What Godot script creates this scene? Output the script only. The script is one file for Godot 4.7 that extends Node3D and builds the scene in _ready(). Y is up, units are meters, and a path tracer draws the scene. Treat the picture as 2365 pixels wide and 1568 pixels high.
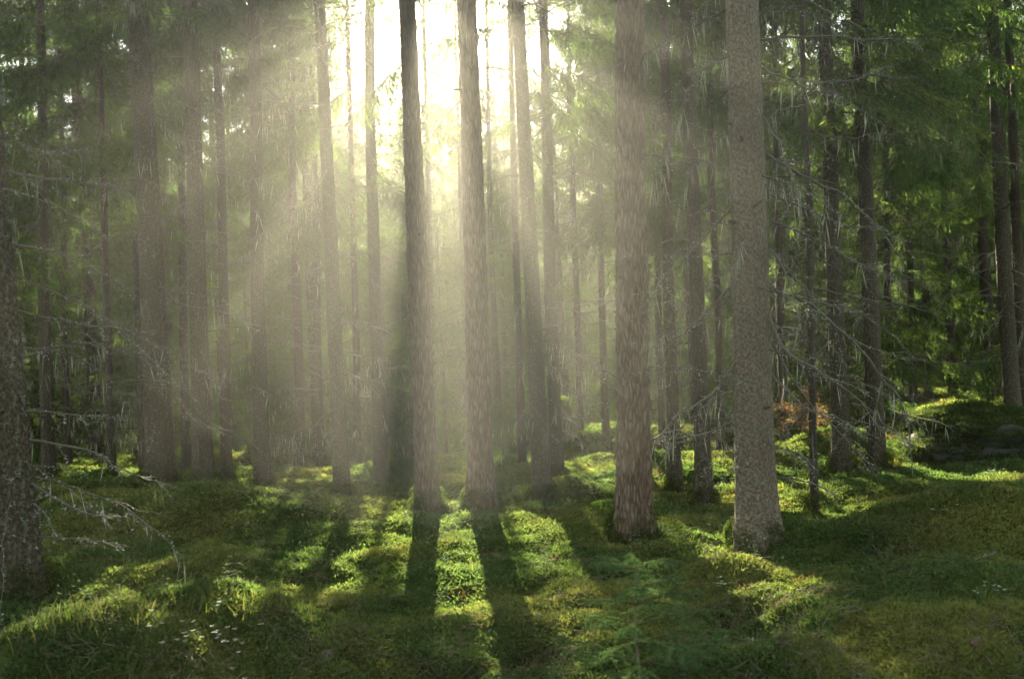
extends Node3D
# A backlit spruce and pine forest on a mossy floor. Units are metres, y is up.

const F := 2300.0            # focal length in the units in which places were measured
const CX := 1182.5
const CY := 784.0
const SUN_UP := 20.6         # degrees
const SUN_LEFT := 3.8
var eye := Transform3D()
var S := Vector3.ZERO        # towards the sun
var SU := Vector3.ZERO       # across the sunlight, level
var SV := Vector3.ZERO       # across the sunlight, upwards
var M := {}
var anchors: Array = []      # [x, z, height] of ground measured at trunk feet
var bumps: Array = []        # [x, z, height, radius x, radius z]
var n_big := FastNoiseLite.new()
var n_mid := FastNoiseLite.new()
var n_fine := FastNoiseLite.new()
var mask := PackedByteArray()
const MU0 := -22.0
const MV0 := -20.0
const MSTEP := 0.06
const MW := 734
const MH := 470
var taken := {}
var thinning := RandomNumberGenerator.new()


# ---------------------------------------------------------------- mesh building
class MB:
	var v := PackedVector3Array()
	var n := PackedVector3Array()
	var c := PackedColorArray()
	var uv := PackedVector2Array()
	var ix := PackedInt32Array()

	func vert(p: Vector3, nn: Vector3, col: Color, t := Vector2.ZERO) -> int:
		v.append(p); n.append(nn); c.append(col); uv.append(t)
		return v.size() - 1

	func tri(a: Vector3, b: Vector3, d: Vector3, col: Color) -> void:
		var nn := (d - a).cross(b - a).normalized()
		var k := v.size()
		vert(a, nn, col); vert(b, nn, col); vert(d, nn, col)
		ix.append(k); ix.append(k + 1); ix.append(k + 2)

	func leaf(p: Vector3, dir: Vector3, side: Vector3, l: float, w: float, col: Color) -> void:
		var nn := dir.cross(side).normalized()
		var k := v.size()
		var m := p + dir * (l * 0.45)
		vert(p, nn, col); vert(m + side * (w * 0.5), nn, col); vert(p + dir * l, nn, col); vert(m - side * (w * 0.5), nn, col)
		for q in [0, 1, 2, 0, 2, 3]:
			ix.append(k + q)

	func tube(pts: PackedVector3Array, r0: float, r1: float, sides: int, col: Color, col1: Color) -> void:
		var k0 := v.size()
		var cnt := pts.size()
		var side := Vector3.ZERO
		for i in cnt:
			var t: Vector3 = (pts[mini(i + 1, cnt - 1)] - pts[maxi(i - 1, 0)]).normalized()
			if i == 0:
				side = t.cross(Vector3.UP if absf(t.y) < 0.9 else Vector3.RIGHT).normalized()
			else:
				side = (side - t * side.dot(t)).normalized()
			var up := t.cross(side)
			var f := float(i) / (cnt - 1)
			var r := lerpf(r0, r1, f)
			var cc := col.lerp(col1, f)
			for j in sides:
				var a := TAU * j / sides
				var d := side * cos(a) + up * sin(a)
				vert(pts[i] + d * r, d, cc, Vector2(float(j) / sides, f * 4.0))
		for i in cnt - 1:
			for j in sides:
				var a := k0 + i * sides + j
				var b := k0 + i * sides + (j + 1) % sides
				for q in [a, b, a + sides, b, b + sides, a + sides]:
					ix.append(q)

	func mesh(mat: Material) -> ArrayMesh:
		for t in range(0, ix.size(), 3):
			var a := ix[t]
			var b := ix[t + 1]
			var d := ix[t + 2]
			if (v[d] - v[a]).cross(v[b] - v[a]).dot(n[a] + n[b] + n[d]) < 0.0:
				ix[t + 1] = d
				ix[t + 2] = b
		var arr := []
		arr.resize(Mesh.ARRAY_MAX)
		arr[Mesh.ARRAY_VERTEX] = v
		arr[Mesh.ARRAY_NORMAL] = n
		arr[Mesh.ARRAY_COLOR] = c
		arr[Mesh.ARRAY_TEX_UV] = uv
		arr[Mesh.ARRAY_INDEX] = ix
		var m := ArrayMesh.new()
		m.add_surface_from_arrays(Mesh.PRIMITIVE_TRIANGLES, arr)
		m.surface_set_material(0, mat)
		return m


func rng(s: int) -> RandomNumberGenerator:
	var r := RandomNumberGenerator.new()
	r.seed = s * 7919 + 13
	return r


func numbered(called: String) -> String:
	var k: int = taken.get(called, 0)
	taken[called] = k + 1
	return called if k == 0 else "%s_%03d" % [called, k]


func tag(o: Node, label: String, category := "", group := "", kind := "") -> void:
	if label: o.set_meta("label", label)
	if category: o.set_meta("category", category)
	if group: o.set_meta("group", group)
	if kind: o.set_meta("kind", kind)


func thing(called: String, at: Vector3, label: String, category: String, group := "") -> Node3D:
	var o := Node3D.new()
	o.name = numbered(called)
	o.position = at
	add_child(o, true)
	tag(o, label, category, group)
	return o


func obj(called: String, m: Mesh, parent: Node = null) -> MeshInstance3D:
	var o := MeshInstance3D.new()
	o.mesh = m
	if parent == null:
		o.name = numbered(called)
		add_child(o, true)
	else:
		var k := 0
		for ch in parent.get_children():
			if str(ch.name).begins_with(called): k += 1
		o.name = called if k == 0 else "%s_%03d" % [called, k]
		parent.add_child(o, true)
	return o


func many(called: String, m: Mesh, at: Array[Transform3D], cols: PackedColorArray, parent: Node = null) -> MultiMeshInstance3D:
	var mm := MultiMesh.new()
	mm.transform_format = MultiMesh.TRANSFORM_3D
	mm.use_colors = cols.size() > 0
	mm.mesh = m
	mm.instance_count = at.size()
	var per := 16 if mm.use_colors else 12
	var buf := PackedFloat32Array()
	buf.resize(at.size() * per)
	for i in at.size():
		var t := at[i]
		var b := t.basis
		var o := i * per
		buf[o] = b.x.x; buf[o + 1] = b.y.x; buf[o + 2] = b.z.x; buf[o + 3] = t.origin.x
		buf[o + 4] = b.x.y; buf[o + 5] = b.y.y; buf[o + 6] = b.z.y; buf[o + 7] = t.origin.y
		buf[o + 8] = b.x.z; buf[o + 9] = b.y.z; buf[o + 10] = b.z.z; buf[o + 11] = t.origin.z
		if mm.use_colors:
			buf[o + 12] = cols[i].r; buf[o + 13] = cols[i].g; buf[o + 14] = cols[i].b; buf[o + 15] = 1.0
	mm.buffer = buf
	var inst := MultiMeshInstance3D.new()
	inst.multimesh = mm
	inst.set_meta("kind", "stuff")
	inst.name = called if parent else numbered(called)
	(parent if parent else self).add_child(inst, true)
	return inst


# ---------------------------------------------------------------- places
func px(x: float, y: float, d: float) -> Vector3:
	return eye * Vector3((x - CX) / F * d, (CY - y) / F * d, -d)


func trend(x: float, z: float) -> float:
	var d := -z
	var y := -0.12
	var c := clampf((x + 2.0) / 8.0, 0.0, 1.0)      # the right side stays level, the rest falls away
	y -= smoothstep(13.0, 34.0, d) * lerpf(1.5, 0.3, c)
	y += smoothstep(60.0, 130.0, d) * 5.0
	y += smoothstep(30.0, 90.0, absf(x)) * 3.0
	return y


func height(x: float, z: float) -> float:
	var y := trend(x, z)
	var r := sqrt(x * x + z * z)
	if r < 30.0:
		var ws := 0.0
		var rs := 0.0
		for a in anchors:
			var dx: float = x - a[0]
			var dz: float = z - a[1]
			var q := dx * dx + dz * dz
			if q < 9.0:
				var w := exp(-q * 0.9)
				ws += w
				rs += w * a[3]
		if ws > 0.0:
			y += rs / (ws + 0.12)
		for b in bumps:
			var dx: float = (x - b[0]) / b[3]
			var dz: float = (z - b[1]) / b[4]
			var q := dx * dx + dz * dz
			if q < 6.0:
				y += b[2] * exp(-q)
	var near := clampf(r / 3.0, 0.0, 1.0)
	y += n_big.get_noise_2d(x, z) * 0.16 * near + n_mid.get_noise_2d(x, z) * 0.085
	if r < 45.0:
		y += n_fine.get_noise_2d(x, z) * 0.025
	return y


func on_ground(x: float, y: float) -> Vector3:
	# where the sight line through that place meets the ground
	var o := eye.origin
	var dir := (px(x, y, 1.0) - o)
	var t := 2.5
	while t < 70.0:
		var p := o + dir * t
		if p.y < height(p.x, p.z): return p
		t += 0.04 * t * 0.25
	return o + dir * 60.0


# ---------------------------------------------------------------- gaps in the canopy through which the sun comes
func cell(p: Vector3) -> int:
	var a := int((p.dot(SU) - MU0) / MSTEP)
	var b := int((p.dot(SV) - MV0) / MSTEP)
	if a < 0 or b < 0 or a >= MW or b >= MH: return -1
	return b * MW + a


func is_open(p: Vector3) -> bool:
	var k := cell(p)
	if k < 0 or mask[k] == 0: return false
	if mask[k] == 255:
		var w := p.dot(SV)
		return p.dot(S) > 12.0 and thinning.randf() < smoothstep(2.9, 1.4, absf(p.dot(SU))) * smoothstep(1.9, 1.3, w) * smoothstep(-1.5, -0.7, w) * (0.93 if p.dot(S) < 25.0 else 0.98)
	return p.dot(S) > mask[k] - 1.0


func is_lit_way(p: Vector3) -> bool:      # on the way of the sun to one of the lit spots on the ground
	var k := cell(p)
	return k >= 0 and mask[k] == 1


func open_ellipse(cu: float, cv: float, ru: float, rv: float) -> void:
	for b in range(maxi(0, int((cv - rv - MV0) / MSTEP)), mini(MH, int((cv + rv - MV0) / MSTEP) + 1)):
		for a in range(maxi(0, int((cu - ru - MU0) / MSTEP)), mini(MW, int((cu + ru - MU0) / MSTEP) + 1)):
			var u := MU0 + a * MSTEP
			var w := MV0 + b * MSTEP
			var q := ((u - cu) / ru) ** 2 + ((w - cv) / rv) ** 2
			if q + n_mid.get_noise_2d(u * 3.0 + 50.0, w * 3.0) * 0.7 < 1.0:
				mask[b * MW + a] = 1


func make_gaps() -> void:
	mask.resize(MW * MH)
	var nz := FastNoiseLite.new()
	nz.seed = 5
	nz.frequency = 1.1
	nz.fractal_octaves = 2
	for b in MH:
		for a in MW:
			var u := MU0 + a * MSTEP
			var w := MV0 + b * MSTEP
			if nz.get_noise_2d(u, w) > (0.2 if w < -1.0 and w > -5.0 and absf(u) < 4.0 else -0.08 if absf(u) > 3.0 else 0.05) and not (absf(u) < 1.8 and w > -2.0 and w < 2.2):      # each gap ends at its own depth, where it lights what stands there
				mask[b * MW + a] = int(clampf(26.0 + 40.0 * n_mid.get_noise_2d(u * 0.5, w * 0.5 + 70.0), 11.0, 46.0))
	# the open lane under the sun, through which its beams come at the camera
	for b in MH:
		for a in MW:
			var u := MU0 + a * MSTEP
			var w := MV0 + b * MSTEP
			if w > -2.3 and w < 1.9 and absf(u) < 2.9 and mask[b * MW + a] == 0:
				mask[b * MW + a] = 255
	var bush := px(1852, 960, 14.5)
	open_ellipse(bush.dot(SU), bush.dot(SV), 0.5, 0.4)
	var few := rng(8)
	for k in 70:          # small spots among the farther trunks
		var p := on_ground(few.randf_range(60, 2330), few.randf_range(1015, 1125))
		if p.distance_to(eye.origin) > 10.0: open_ellipse(p.dot(SU), p.dot(SV), few.randf_range(0.12, 0.34), few.randf_range(0.10, 0.2))
	for k in 38:         # fine dapple on the near moss
		var p := on_ground(few.randf_range(250, 2000), few.randf_range(1290, 1560))
		open_ellipse(p.dot(SU), p.dot(SV), few.randf_range(0.05, 0.13), few.randf_range(0.05, 0.10))
	# lit spots on the ground: place in the photograph, half width, half height there
	for e in [[60, 1455, 170, 60], [250, 1408, 120, 45], [430, 1380, 170, 40], [560, 1400, 90, 30], [300, 1470, 200, 50],
			[1060, 1245, 75, 60], [830, 1265, 90, 28], [760, 1290, 60, 20], [1000, 1235, 40, 40],
			[1230, 1250, 60, 25], [1300, 1290, 70, 25], [600, 1185, 42, 26], [1360, 1110, 60, 24], [1400, 1130, 40, 18],
			[1285, 1150, 30, 20], [1345, 1160, 45, 15], [1170, 1060, 40, 26], [1070, 1382, 60, 20], [1680, 1283, 45, 20],
			[1850, 1155, 75, 24], [1900, 1170, 40, 18], [2120, 930, 130, 22], [2220, 950, 90, 24], [2230, 920, 60, 16],
			[2310, 1115, 70, 26], [1900, 985, 60, 16], [2060, 1120, 40, 12], [1400, 1060, 40, 20], [1385, 1040, 30, 12],
			[150, 1100, 40, 16], [220, 1110, 30, 12], [290, 1100, 24, 12], [545, 1110, 24, 18], [745, 1105, 24, 16],
			[840, 1165, 34, 9], [1540, 1140, 50, 18], [1660, 1145, 30, 9], [1130, 1060, 20, 20], [720, 1395, 80, 16],
			[1460, 1160, 30, 30], [1780, 1395, 40, 8], [2200, 1100, 40, 10], [560, 1125, 30, 10]]:
		var p := on_ground(e[0], e[1])
		var d := (p - eye.origin).dot(-eye.basis.z)
		var grow := 0.1
		open_ellipse(p.dot(SU), p.dot(SV), float(e[2]) / F * d + grow, float(e[3]) / F * d * 0.9 + grow)


# ---------------------------------------------------------------- looks
func blend(stops: Array, t: float) -> Color:
	for k in range(1, stops.size()):
		if t <= stops[k][0]:
			return (stops[k - 1][1] as Color).lerp(stops[k][1], (t - stops[k - 1][0]) / (stops[k][0] - stops[k - 1][0]))
	return stops[-1][1]


func noise(sd: int, fr: float, kind := FastNoiseLite.TYPE_SIMPLEX_SMOOTH, oct := 4) -> FastNoiseLite:
	var f := FastNoiseLite.new()
	f.seed = sd
	f.frequency = fr
	f.noise_type = kind
	f.fractal_octaves = oct
	return f


func grain(f: FastNoiseLite, w: int, h: int) -> PackedByteArray:
	var im := f.get_seamless_image(w, h)
	im.convert(Image.FORMAT_L8)
	return im.get_data()


func painted(w: int, h: int, a: PackedByteArray, stops: Array, b := PackedByteArray(), over := Color.BLACK, cut := 0.62) -> ImageTexture:
	var lut := []
	for k in 256:
		lut.append(blend(stops, k / 255.0).linear_to_srgb())
	var patch := over.linear_to_srgb()
	var out := PackedByteArray()
	out.resize(w * h * 3)
	for k in w * h:
		var c: Color = lut[a[k]]
		if b.size():
			c = c.lerp(patch, smoothstep(cut, cut + 0.16, b[k] / 255.0) * (0.55 + 0.45 * a[k] / 255.0))
		out[k * 3] = int(clampf(c.r, 0, 1) * 255)
		out[k * 3 + 1] = int(clampf(c.g, 0, 1) * 255)
		out[k * 3 + 2] = int(clampf(c.b, 0, 1) * 255)
	return ImageTexture.create_from_image(Image.create_from_data(w, h, false, Image.FORMAT_RGB8, out))


func relief(w: int, h: int, a: PackedByteArray) -> ImageTexture:
	return ImageTexture.create_from_image(Image.create_from_data(w, h, false, Image.FORMAT_L8, a))


func mat(called: String, color: Color, rough := 0.95) -> StandardMaterial3D:
	var m := StandardMaterial3D.new()
	m.resource_name = called
	m.albedo_color = color.linear_to_srgb()
	m.roughness = rough
	m.metallic_specular = 0.25
	M[called] = m
	return m


func materials() -> void:
	# spruce bark: small scales, brown grey with pale lichen
	var g1 := grain(noise(11, 0.035, FastNoiseLite.TYPE_CELLULAR, 2), 512, 512)
	var g2 := grain(noise(12, 0.012), 512, 512)
	var g3 := grain(noise(13, 0.02, FastNoiseLite.TYPE_SIMPLEX_SMOOTH, 5), 512, 512)
	var mixed := PackedByteArray()
	mixed.resize(512 * 512)
	for k in 512 * 512:
		mixed[k] = int(clampf((255 - g1[k]) * 0.45 + g3[k] * 0.55, 0, 255))
	var m := mat("spruce_bark", Color.WHITE)
	m.albedo_texture = painted(512, 512, mixed, [[0.0, Color(0.018, 0.0145, 0.009)], [0.42, Color(0.040, 0.034, 0.021)], [0.62, Color(0.064, 0.055, 0.034)], [1.0, Color(0.115, 0.103, 0.068)]], g2, Color(0.095, 0.108, 0.072), 0.62)
	m.heightmap_enabled = true
	m.heightmap_texture = relief(512, 512, mixed)
	m.heightmap_scale = 1.6
	m.uv1_scale = Vector3(3, 2.2, 1)
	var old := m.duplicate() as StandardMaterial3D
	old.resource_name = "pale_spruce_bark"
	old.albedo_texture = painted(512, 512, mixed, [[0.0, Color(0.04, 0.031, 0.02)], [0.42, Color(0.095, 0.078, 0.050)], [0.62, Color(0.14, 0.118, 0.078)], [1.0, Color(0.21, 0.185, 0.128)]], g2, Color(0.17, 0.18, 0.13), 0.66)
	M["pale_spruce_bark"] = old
	# pine bark: long plates between cracks, reddish
	var c1 := noise(21, 0.020, FastNoiseLite.TYPE_CELLULAR, 1)
	c1.cellular_return_type = FastNoiseLite.RETURN_DISTANCE2_SUB
	c1.domain_warp_enabled = true
	c1.domain_warp_amplitude = 24.0
	c1.domain_warp_frequency = 0.02
	var p1 := grain(c1, 512, 512)
	var pm := PackedByteArray()
	pm.resize(512 * 512)
	for k in 512 * 512:
		pm[k] = int(clampf(minf(p1[k] * 1.7, 200.0) * 0.72 + g3[k] * 0.4, 0, 255))
	m = mat("pine_bark", Color.WHITE)
	m.albedo_texture = painted(512, 512, pm, [[0.0, Color(0.05, 0.036, 0.023)], [0.35, Color(0.095, 0.069, 0.044)], [0.6, Color(0.135, 0.102, 0.068)], [1.0, Color(0.20, 0.16, 0.115)]], g2, Color(0.17, 0.155, 0.12), 0.70)
	m.heightmap_enabled = true
	m.heightmap_texture = relief(512, 512, pm)
	m.heightmap_scale = 2.6
	m.uv1_scale = Vector3(3, 0.65, 1)
	# forest floor under the moss
	var q1 := grain(noise(31, 0.02, FastNoiseLite.TYPE_SIMPLEX_SMOOTH, 5), 512, 512)
	m = mat("forest_floor", Color.WHITE)
	m.albedo_texture = painted(512, 512, q1, [[0.0, Color(0.022, 0.022, 0.010)], [0.45, Color(0.040, 0.052, 0.016)], [0.7, Color(0.065, 0.085, 0.022)], [1.0, Color(0.10, 0.105, 0.035)]])
	m.heightmap_enabled = true
	m.heightmap_texture = relief(512, 512, q1)
	m.heightmap_scale = 3.0
	m.roughness = 1.0
	m.metallic_specular = 0.0
	for k in ["wood", "stone", "needles", "moss", "blades", "leaves", "lichen"]:
		m = mat(k, Color.WHITE)
		m.vertex_color_use_as_albedo = true
	for k in [["needles", 1.0], ["moss", 1.0], ["blades", 0.9], ["leaves", 0.9], ["lichen", 0.7]]:
		m = M[k[0]]
		m.cull_mode = BaseMaterial3D.CULL_DISABLED
		m.backlight_enabled = true
		m.backlight = Color(k[1], k[1], k[1] * 0.8)
		m.roughness = 0.85
		m.metallic_specular = 0.12


# ---------------------------------------------------------------- trees
func smooth_path(pts: PackedVector3Array, per: int) -> PackedVector3Array:
	var out := PackedVector3Array()
	var k := pts.size()
	for i in k - 1:
		var a := pts[maxi(i - 1, 0)]
		var b := pts[i]
		var c := pts[i + 1]
		var d := pts[mini(i + 2, k - 1)]
		for j in per:
			out.append(b.cubic_interpolate(c, a, d, float(j) / per))
	out.append(pts[k - 1])
	return out


# one dead branch: a crooked tapering stick with side twigs, crusted with lichen
func branch_into(mb: MB, path: PackedVector3Array, r0: float, sd: int, twigs: int, crust: float, sides := 5, beard := 0.0) -> void:
	var r := rng(sd)
	var per := 4
	var pts := smooth_path(path, per)
	var total := 0.0
	for i in pts.size() - 1:
		total += pts[i].distance_to(pts[i + 1])
	for i in range(1, pts.size()):
		pts[i] += Vector3(r.randf_range(-1, 1), r.randf_range(-1, 1), r.randf_range(-1, 1)) * total * 0.008
	var brown := Color(0.065, 0.052, 0.037).lerp(Color(0.105, 0.095, 0.072), r.randf())
	mb.tube(pts, r0, r0 * 0.22, sides, brown, brown.lerp(Color(0.14, 0.145, 0.11), 0.5))
	var lines: Array = [[pts, r0]]
	for k in twigs:
		var f := r.randf_range(0.15, 0.98)
		var i := int(f * (pts.size() - 1))
		var p := pts[i]
		var t := (pts[mini(i + 1, pts.size() - 1)] - pts[maxi(i - 1, 0)]).normalized()
		var side := t.cross(Vector3.UP).normalized() * (1.0 if r.randf() < 0.5 else -1.0)
		var l := total * r.randf_range(0.10, 0.30) * (1.15 - f * 0.6)
		var dir := (t * r.randf_range(0.3, 0.9) + side * r.randf_range(0.3, 1.0) + Vector3.UP * r.randf_range(-0.65, 0.3)).normalized()
		var tw := PackedVector3Array([p])
		var q := p
		for s in 3:
			dir = (dir + Vector3(r.randf_range(-1, 1), r.randf_range(-1.1, 0.6), r.randf_range(-1, 1)) * 0.22).normalized()
			q += dir * l / 3.0
			tw.append(q)
		mb.tube(tw, r0 * 0.4, r0 * 0.1, 3, brown, Color(0.105, 0.10, 0.078))
		lines.append([tw, r0 * 0.4])
		if l > 0.25:
			for s in 3:
				var e := tw[1 + s % 3]
				var d2 := (dir + Vector3(r.randf_range(-1, 1), r.randf_range(-1, 0.5), r.randf_range(-1, 1)) * 0.8).normalized()
				mb.tube(PackedVector3Array([e, e + d2 * l * 0.25, e + d2 * l * 0.42 + Vector3(0, -0.02, 0)]), r0 * 0.2, r0 * 0.07, 3, brown, Color(0.105, 0.10, 0.078))
	if crust > 0.0:
		for ln in lines:
			var lp: PackedVector3Array = ln[0]
			var rr: float = ln[1]
			for i in lp.size() - 1:
				var cnt := int(crust * lp[i].distance_to(lp[i + 1]) * 60.0 + r.randf())
				for k in cnt:
					var p := lp[i].lerp(lp[i + 1], r.randf())
					var d := Vector3(r.randf_range(-1, 1), r.randf_range(-1, 0.8), r.randf_range(-1, 1)).normalized()
					var side := d.cross(Vector3(r.randf_range(-1, 1), r.randf_range(-1, 1), r.randf_range(-1, 1))).normalized()
					var g := Color(0.14, 0.16, 0.115).lerp(Color(0.25, 0.275, 0.21), r.randf())
					mb.leaf(p + d * rr * 0.3, d, side, r.randf_range(0.010, 0.026), r.randf_range(0.006, 0.015), g)
	if beard > 0.0:
		for i in range(1, pts.size()):
			for k in int(beard * 6.0 * r.randf() + r.randf()):
				var p := pts[i] + (pts[i - 1] - pts[i]) * r.randf()
				var g := Color(0.19, 0.215, 0.13).lerp(Color(0.27, 0.29, 0.19), r.randf())
				var l := r.randf_range(0.06, 0.26)
				var d := Vector3(r.randf_range(-0.25, 0.25), -1, r.randf_range(-0.25, 0.25)).normalized()
				mb.leaf(p, d, Vector3(r.randf_range(-1, 1), 0, r.randf_range(-1, 1)).normalized(), l, r.randf_range(0.004, 0.012), g)


# a wild dead branch that leaves a trunk: outwards, sagging
func sag_path(from: Vector3, yaw: float, l: float, lift: float, droop: float, r: RandomNumberGenerator) -> PackedVector3Array:
	var out := PackedVector3Array([from])
	var dir := Vector3(cos(yaw), lift, sin(yaw)).normalized()
	var p := from
	for k in 5:
		dir = (dir + Vector3(r.randf_range(-1, 1) * 0.16, -droop * (0.25 if k > 2 else 0.16) + r.randf_range(-1, 1) * 0.1, r.randf_range(-1, 1) * 0.16)).normalized()
		p += dir * l / 5.0
		out.append(p)
	return out


func trunk_mesh(at: PackedVector3Array, r_base: float, r_top: float, sides: int, rings: int, material: Material, sd: int, rough: float, flare: float, pine := false) -> ArrayMesh:
	var mb := MB.new()
	var total := at[0].distance_to(at[-1])
	var nz := noise(sd + 100, 1.0, FastNoiseLite.TYPE_SIMPLEX_SMOOTH, 3)
	var cr := noise(sd + 300, 1.0, FastNoiseLite.TYPE_CELLULAR, 1)
	cr.cellular_return_type = FastNoiseLite.RETURN_DISTANCE2_SUB
	var curve := Curve3D.new()
	for p in at:
		curve.add_point(p)
	var len0 := curve.get_baked_length()
	var P := PackedVector3Array()
	P.resize((rings + 1) * (sides + 1))
	var fine := minf(0.75, 6.0 / len0)      # share of the trunk that gets most rings
	var hs := PackedFloat32Array()
	for i in rings + 1:
		var t := float(i) / rings
		var h := (t / 0.82) * fine * len0 if t < 0.82 else lerpf(fine * len0, len0, (t - 0.82) / 0.18)
		hs.append(h)
		var c := curve.sample_baked(h)
		var f := h / len0
		var base := lerpf(r_base, r_top, pow(f, 0.85))
		for j in sides + 1:
			var a := TAU * (j % sides) / sides
			var d := Vector3(cos(a), 0, sin(a))
			var rr := base
			rr += base * flare * exp(-h / 0.3) * (0.7 + 0.5 * sin(a * 5.0 + sd) + 0.3 * sin(a * 3.0 + sd * 2.0))
			rr += base * 0.06 * nz.get_noise_3d(d.x * 0.6, h * 0.35, d.z * 0.6)
			if rough > 0.0:
				if pine:
					var e := cr.get_noise_3d(d.x * base * 19.0 + nz.get_noise_2d(h * 2.0, a) * 0.5, h * 4.2, d.z * base * 19.0)
					rr += rough * (clampf((e + 1.0) * 2.2, 0.0, 1.0) - 0.6)
				else:
					rr += rough * 0.8 * nz.get_noise_3d(d.x * base * 40.0, h * 18.0, d.z * base * 40.0)
				rr += rough * 0.5 * nz.get_noise_3d(d.x * base * 90.0, h * 30.0, d.z * base * 90.0)
			P[i * (sides + 1) + j] = c + d * rr
	for i in rings + 1:
		for j in sides + 1:
			var k := i * (sides + 1) + j
			var l := i * (sides + 1) + posmod(j - 1, sides)
			var rgt := i * (sides + 1) + (j + 1) % sides
			var up := mini(i + 1, rings) * (sides + 1) + j
			var dn := maxi(i - 1, 0) * (sides + 1) + j
			var nn := (P[up] - P[dn]).cross(P[rgt] - P[l]).normalized()
			var out := P[k] - curve.sample_baked(hs[i])
			if nn.dot(out) < 0.0: nn = -nn
			mb.vert(P[k], nn, Color.WHITE, Vector2(float(j) / sides, hs[i] / 0.9))
	for i in rings:
		for j in sides:
			var a := i * (sides + 1) + j
			for q in [a, a + 1, a + sides + 1, a + 1, a + sides + 2, a + sides + 1]:
				mb.ix.append(q)
	return mb.mesh(material)


var sprays: Array[ArrayMesh] = []
var deadwood: Array[ArrayMesh] = []
var far_trunks: Array[ArrayMesh] = []


# a spray of spruce twigs about 0.9 m long that leaves along +x and hangs
func make_sprays() -> void:
	for v in 5:
		var r := rng(400 + v)
		var mb := MB.new()
		var axis := PackedVector3Array()
		for k in 6:
			var t := k / 5.0
			axis.append(Vector3(t * 0.85, -0.10 * t - 0.16 * t * t, 0.05 * sin(t * 3.0 + v)))
		mb.tube(axis, 0.009, 0.003, 3, Color(0.08, 0.06, 0.045), Color(0.08, 0.07, 0.04))
		for k in 46:
			var t := r.randf_range(0.04, 1.0)
			var p := axis[int(t * 4.99)].lerp(axis[int(t * 4.99) + 1], fposmod(t * 4.99, 1.0))
			var s := 1.0 if k % 2 == 0 else -1.0
			var dir := Vector3(r.randf_range(0.2, 0.9), r.randf_range(-1.3, -0.1), s * r.randf_range(0.2, 1.0)).normalized()
			var l := r.randf_range(0.14, 0.38) * (1.1 - 0.45 * t)
			var tone := r.randf()
			for q in 6:
				var f := q / 6.0
				var d2 := (dir + Vector3(r.randf_range(-0.5, 0.6), r.randf_range(-0.7, 0.25), r.randf_range(-0.6, 0.6))).normalized()
				var side := d2.cross(Vector3(r.randf_range(-1, 1), r.randf_range(-1, 1), r.randf_range(-1, 1))).normalized()
				var g := Color(0.032, 0.062, 0.020).lerp(Color(0.075, 0.115, 0.030), clampf(tone * 0.7 + r.randf() * 0.3, 0, 1)) * 1.4
				mb.leaf(p + dir * l * f + Vector3(0, -0.1 * f * f * l, 0), d2, side, r.randf_range(0.05, 0.12), r.randf_range(0.012, 0.023), g)
		sprays.append(mb.mesh(M.needles))


# the dead lower branches of one trunk, from 0.6 m up to 9 m
func make_deadwood() -> void:
	for v in 5:
		var r := rng(500 + v)
		var mb := MB.new()
		for k in 60:
			var h := r.randf_range(0.6, 8.0)
			var l := r.randf_range(0.5, 2.1) * (0.6 + 0.4 * minf(h / 4.0, 1.0))
			branch_into(mb, sag_path(Vector3(0, h, 0), r.randf() * TAU, l, r.randf_range(-0.35, 0.3), r.randf_range(0.1, 1.0), r), r.randf_range(0.006, 0.013), 510 + v * 60 + k, 5, 0.05, 3, 0.25 if r.randf() < 0.3 else 0.0)
		deadwood.append(mb.mesh(M.wood))


func crown(parent: Node3D, foot: Vector3, lean: Vector3, low: float, top: float, reach: float, sd: int, thin := 1.0) -> void:
	var r := rng(sd)
	var at: Array = [[], [], [], [], []]
	var cols: Array = [PackedColorArray(), PackedColorArray(), PackedColorArray(), PackedColorArray(), PackedColorArray()]
	var h := low
	while h < top:
		var f := (h - low) / (top - low)
		var l0 := reach * pow(1.0 - f, 0.75) * minf(1.0, 0.55 + f * 4.0) + 0.25
		for b in 5:
			if r.randf() > lerpf(thin, 0.88, smoothstep(5.0, 10.0, h)): continue
			var yaw := r.randf() * TAU
			var l := l0 * r.randf_range(0.65, 1.15)
			var tilt := lerpf(-0.35, 0.35, f) + r.randf_range(-0.12, 0.12)
			var d := 0.12 + r.randf() * 0.25
			while d < l:
				var s := d / reach
				var p := Vector3(cos(yaw) * d, h + tilt * d - 0.10 * d * d * 0.5, sin(yaw) * d) + lean * h
				var yw := yaw + r.randf_range(-0.5, 0.5)
				var size := r.randf_range(0.75, 1.2) * (0.55 + 0.45 * minf(1.0, l0))
				var bs := Basis(Vector3.UP, -yw) * Basis(Vector3.BACK, tilt * 0.7 - 0.25 * s + r.randf_range(-0.2, 0.2)) * Basis(Vector3.RIGHT, r.randf_range(-0.5, 0.5))
				bs = bs.scaled(Vector3.ONE * size)
				var w := foot + p
				var e := bs.x
				if not (is_open(w + e * 0.45) or is_lit_way(w) or is_lit_way(w + e * 0.4) or is_lit_way(w + e * 0.85) or is_lit_way(w + e * 0.5 + Vector3(0, -0.25, 0))):
					var k := r.randi() % 5
					at[k].append(Transform3D(bs, p))
					var q := r.randf()
					cols[k].append(Color(0.85, 0.9, 0.9).lerp(Color(1.25, 1.12, 0.9), q * q))
				d += r.randf_range(0.32, 0.52)
			h += 0.0
		h += r.randf_range(0.28, 0.42)
	for k in 5:
		if at[k].size():
			var list: Array[Transform3D] = []
			list.assign(at[k])
			var o := many("foliage" if k == 0 else "foliage_%03d" % k, sprays[k], list, cols[k], parent)
			o.set_meta("kind", "stuff")


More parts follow.
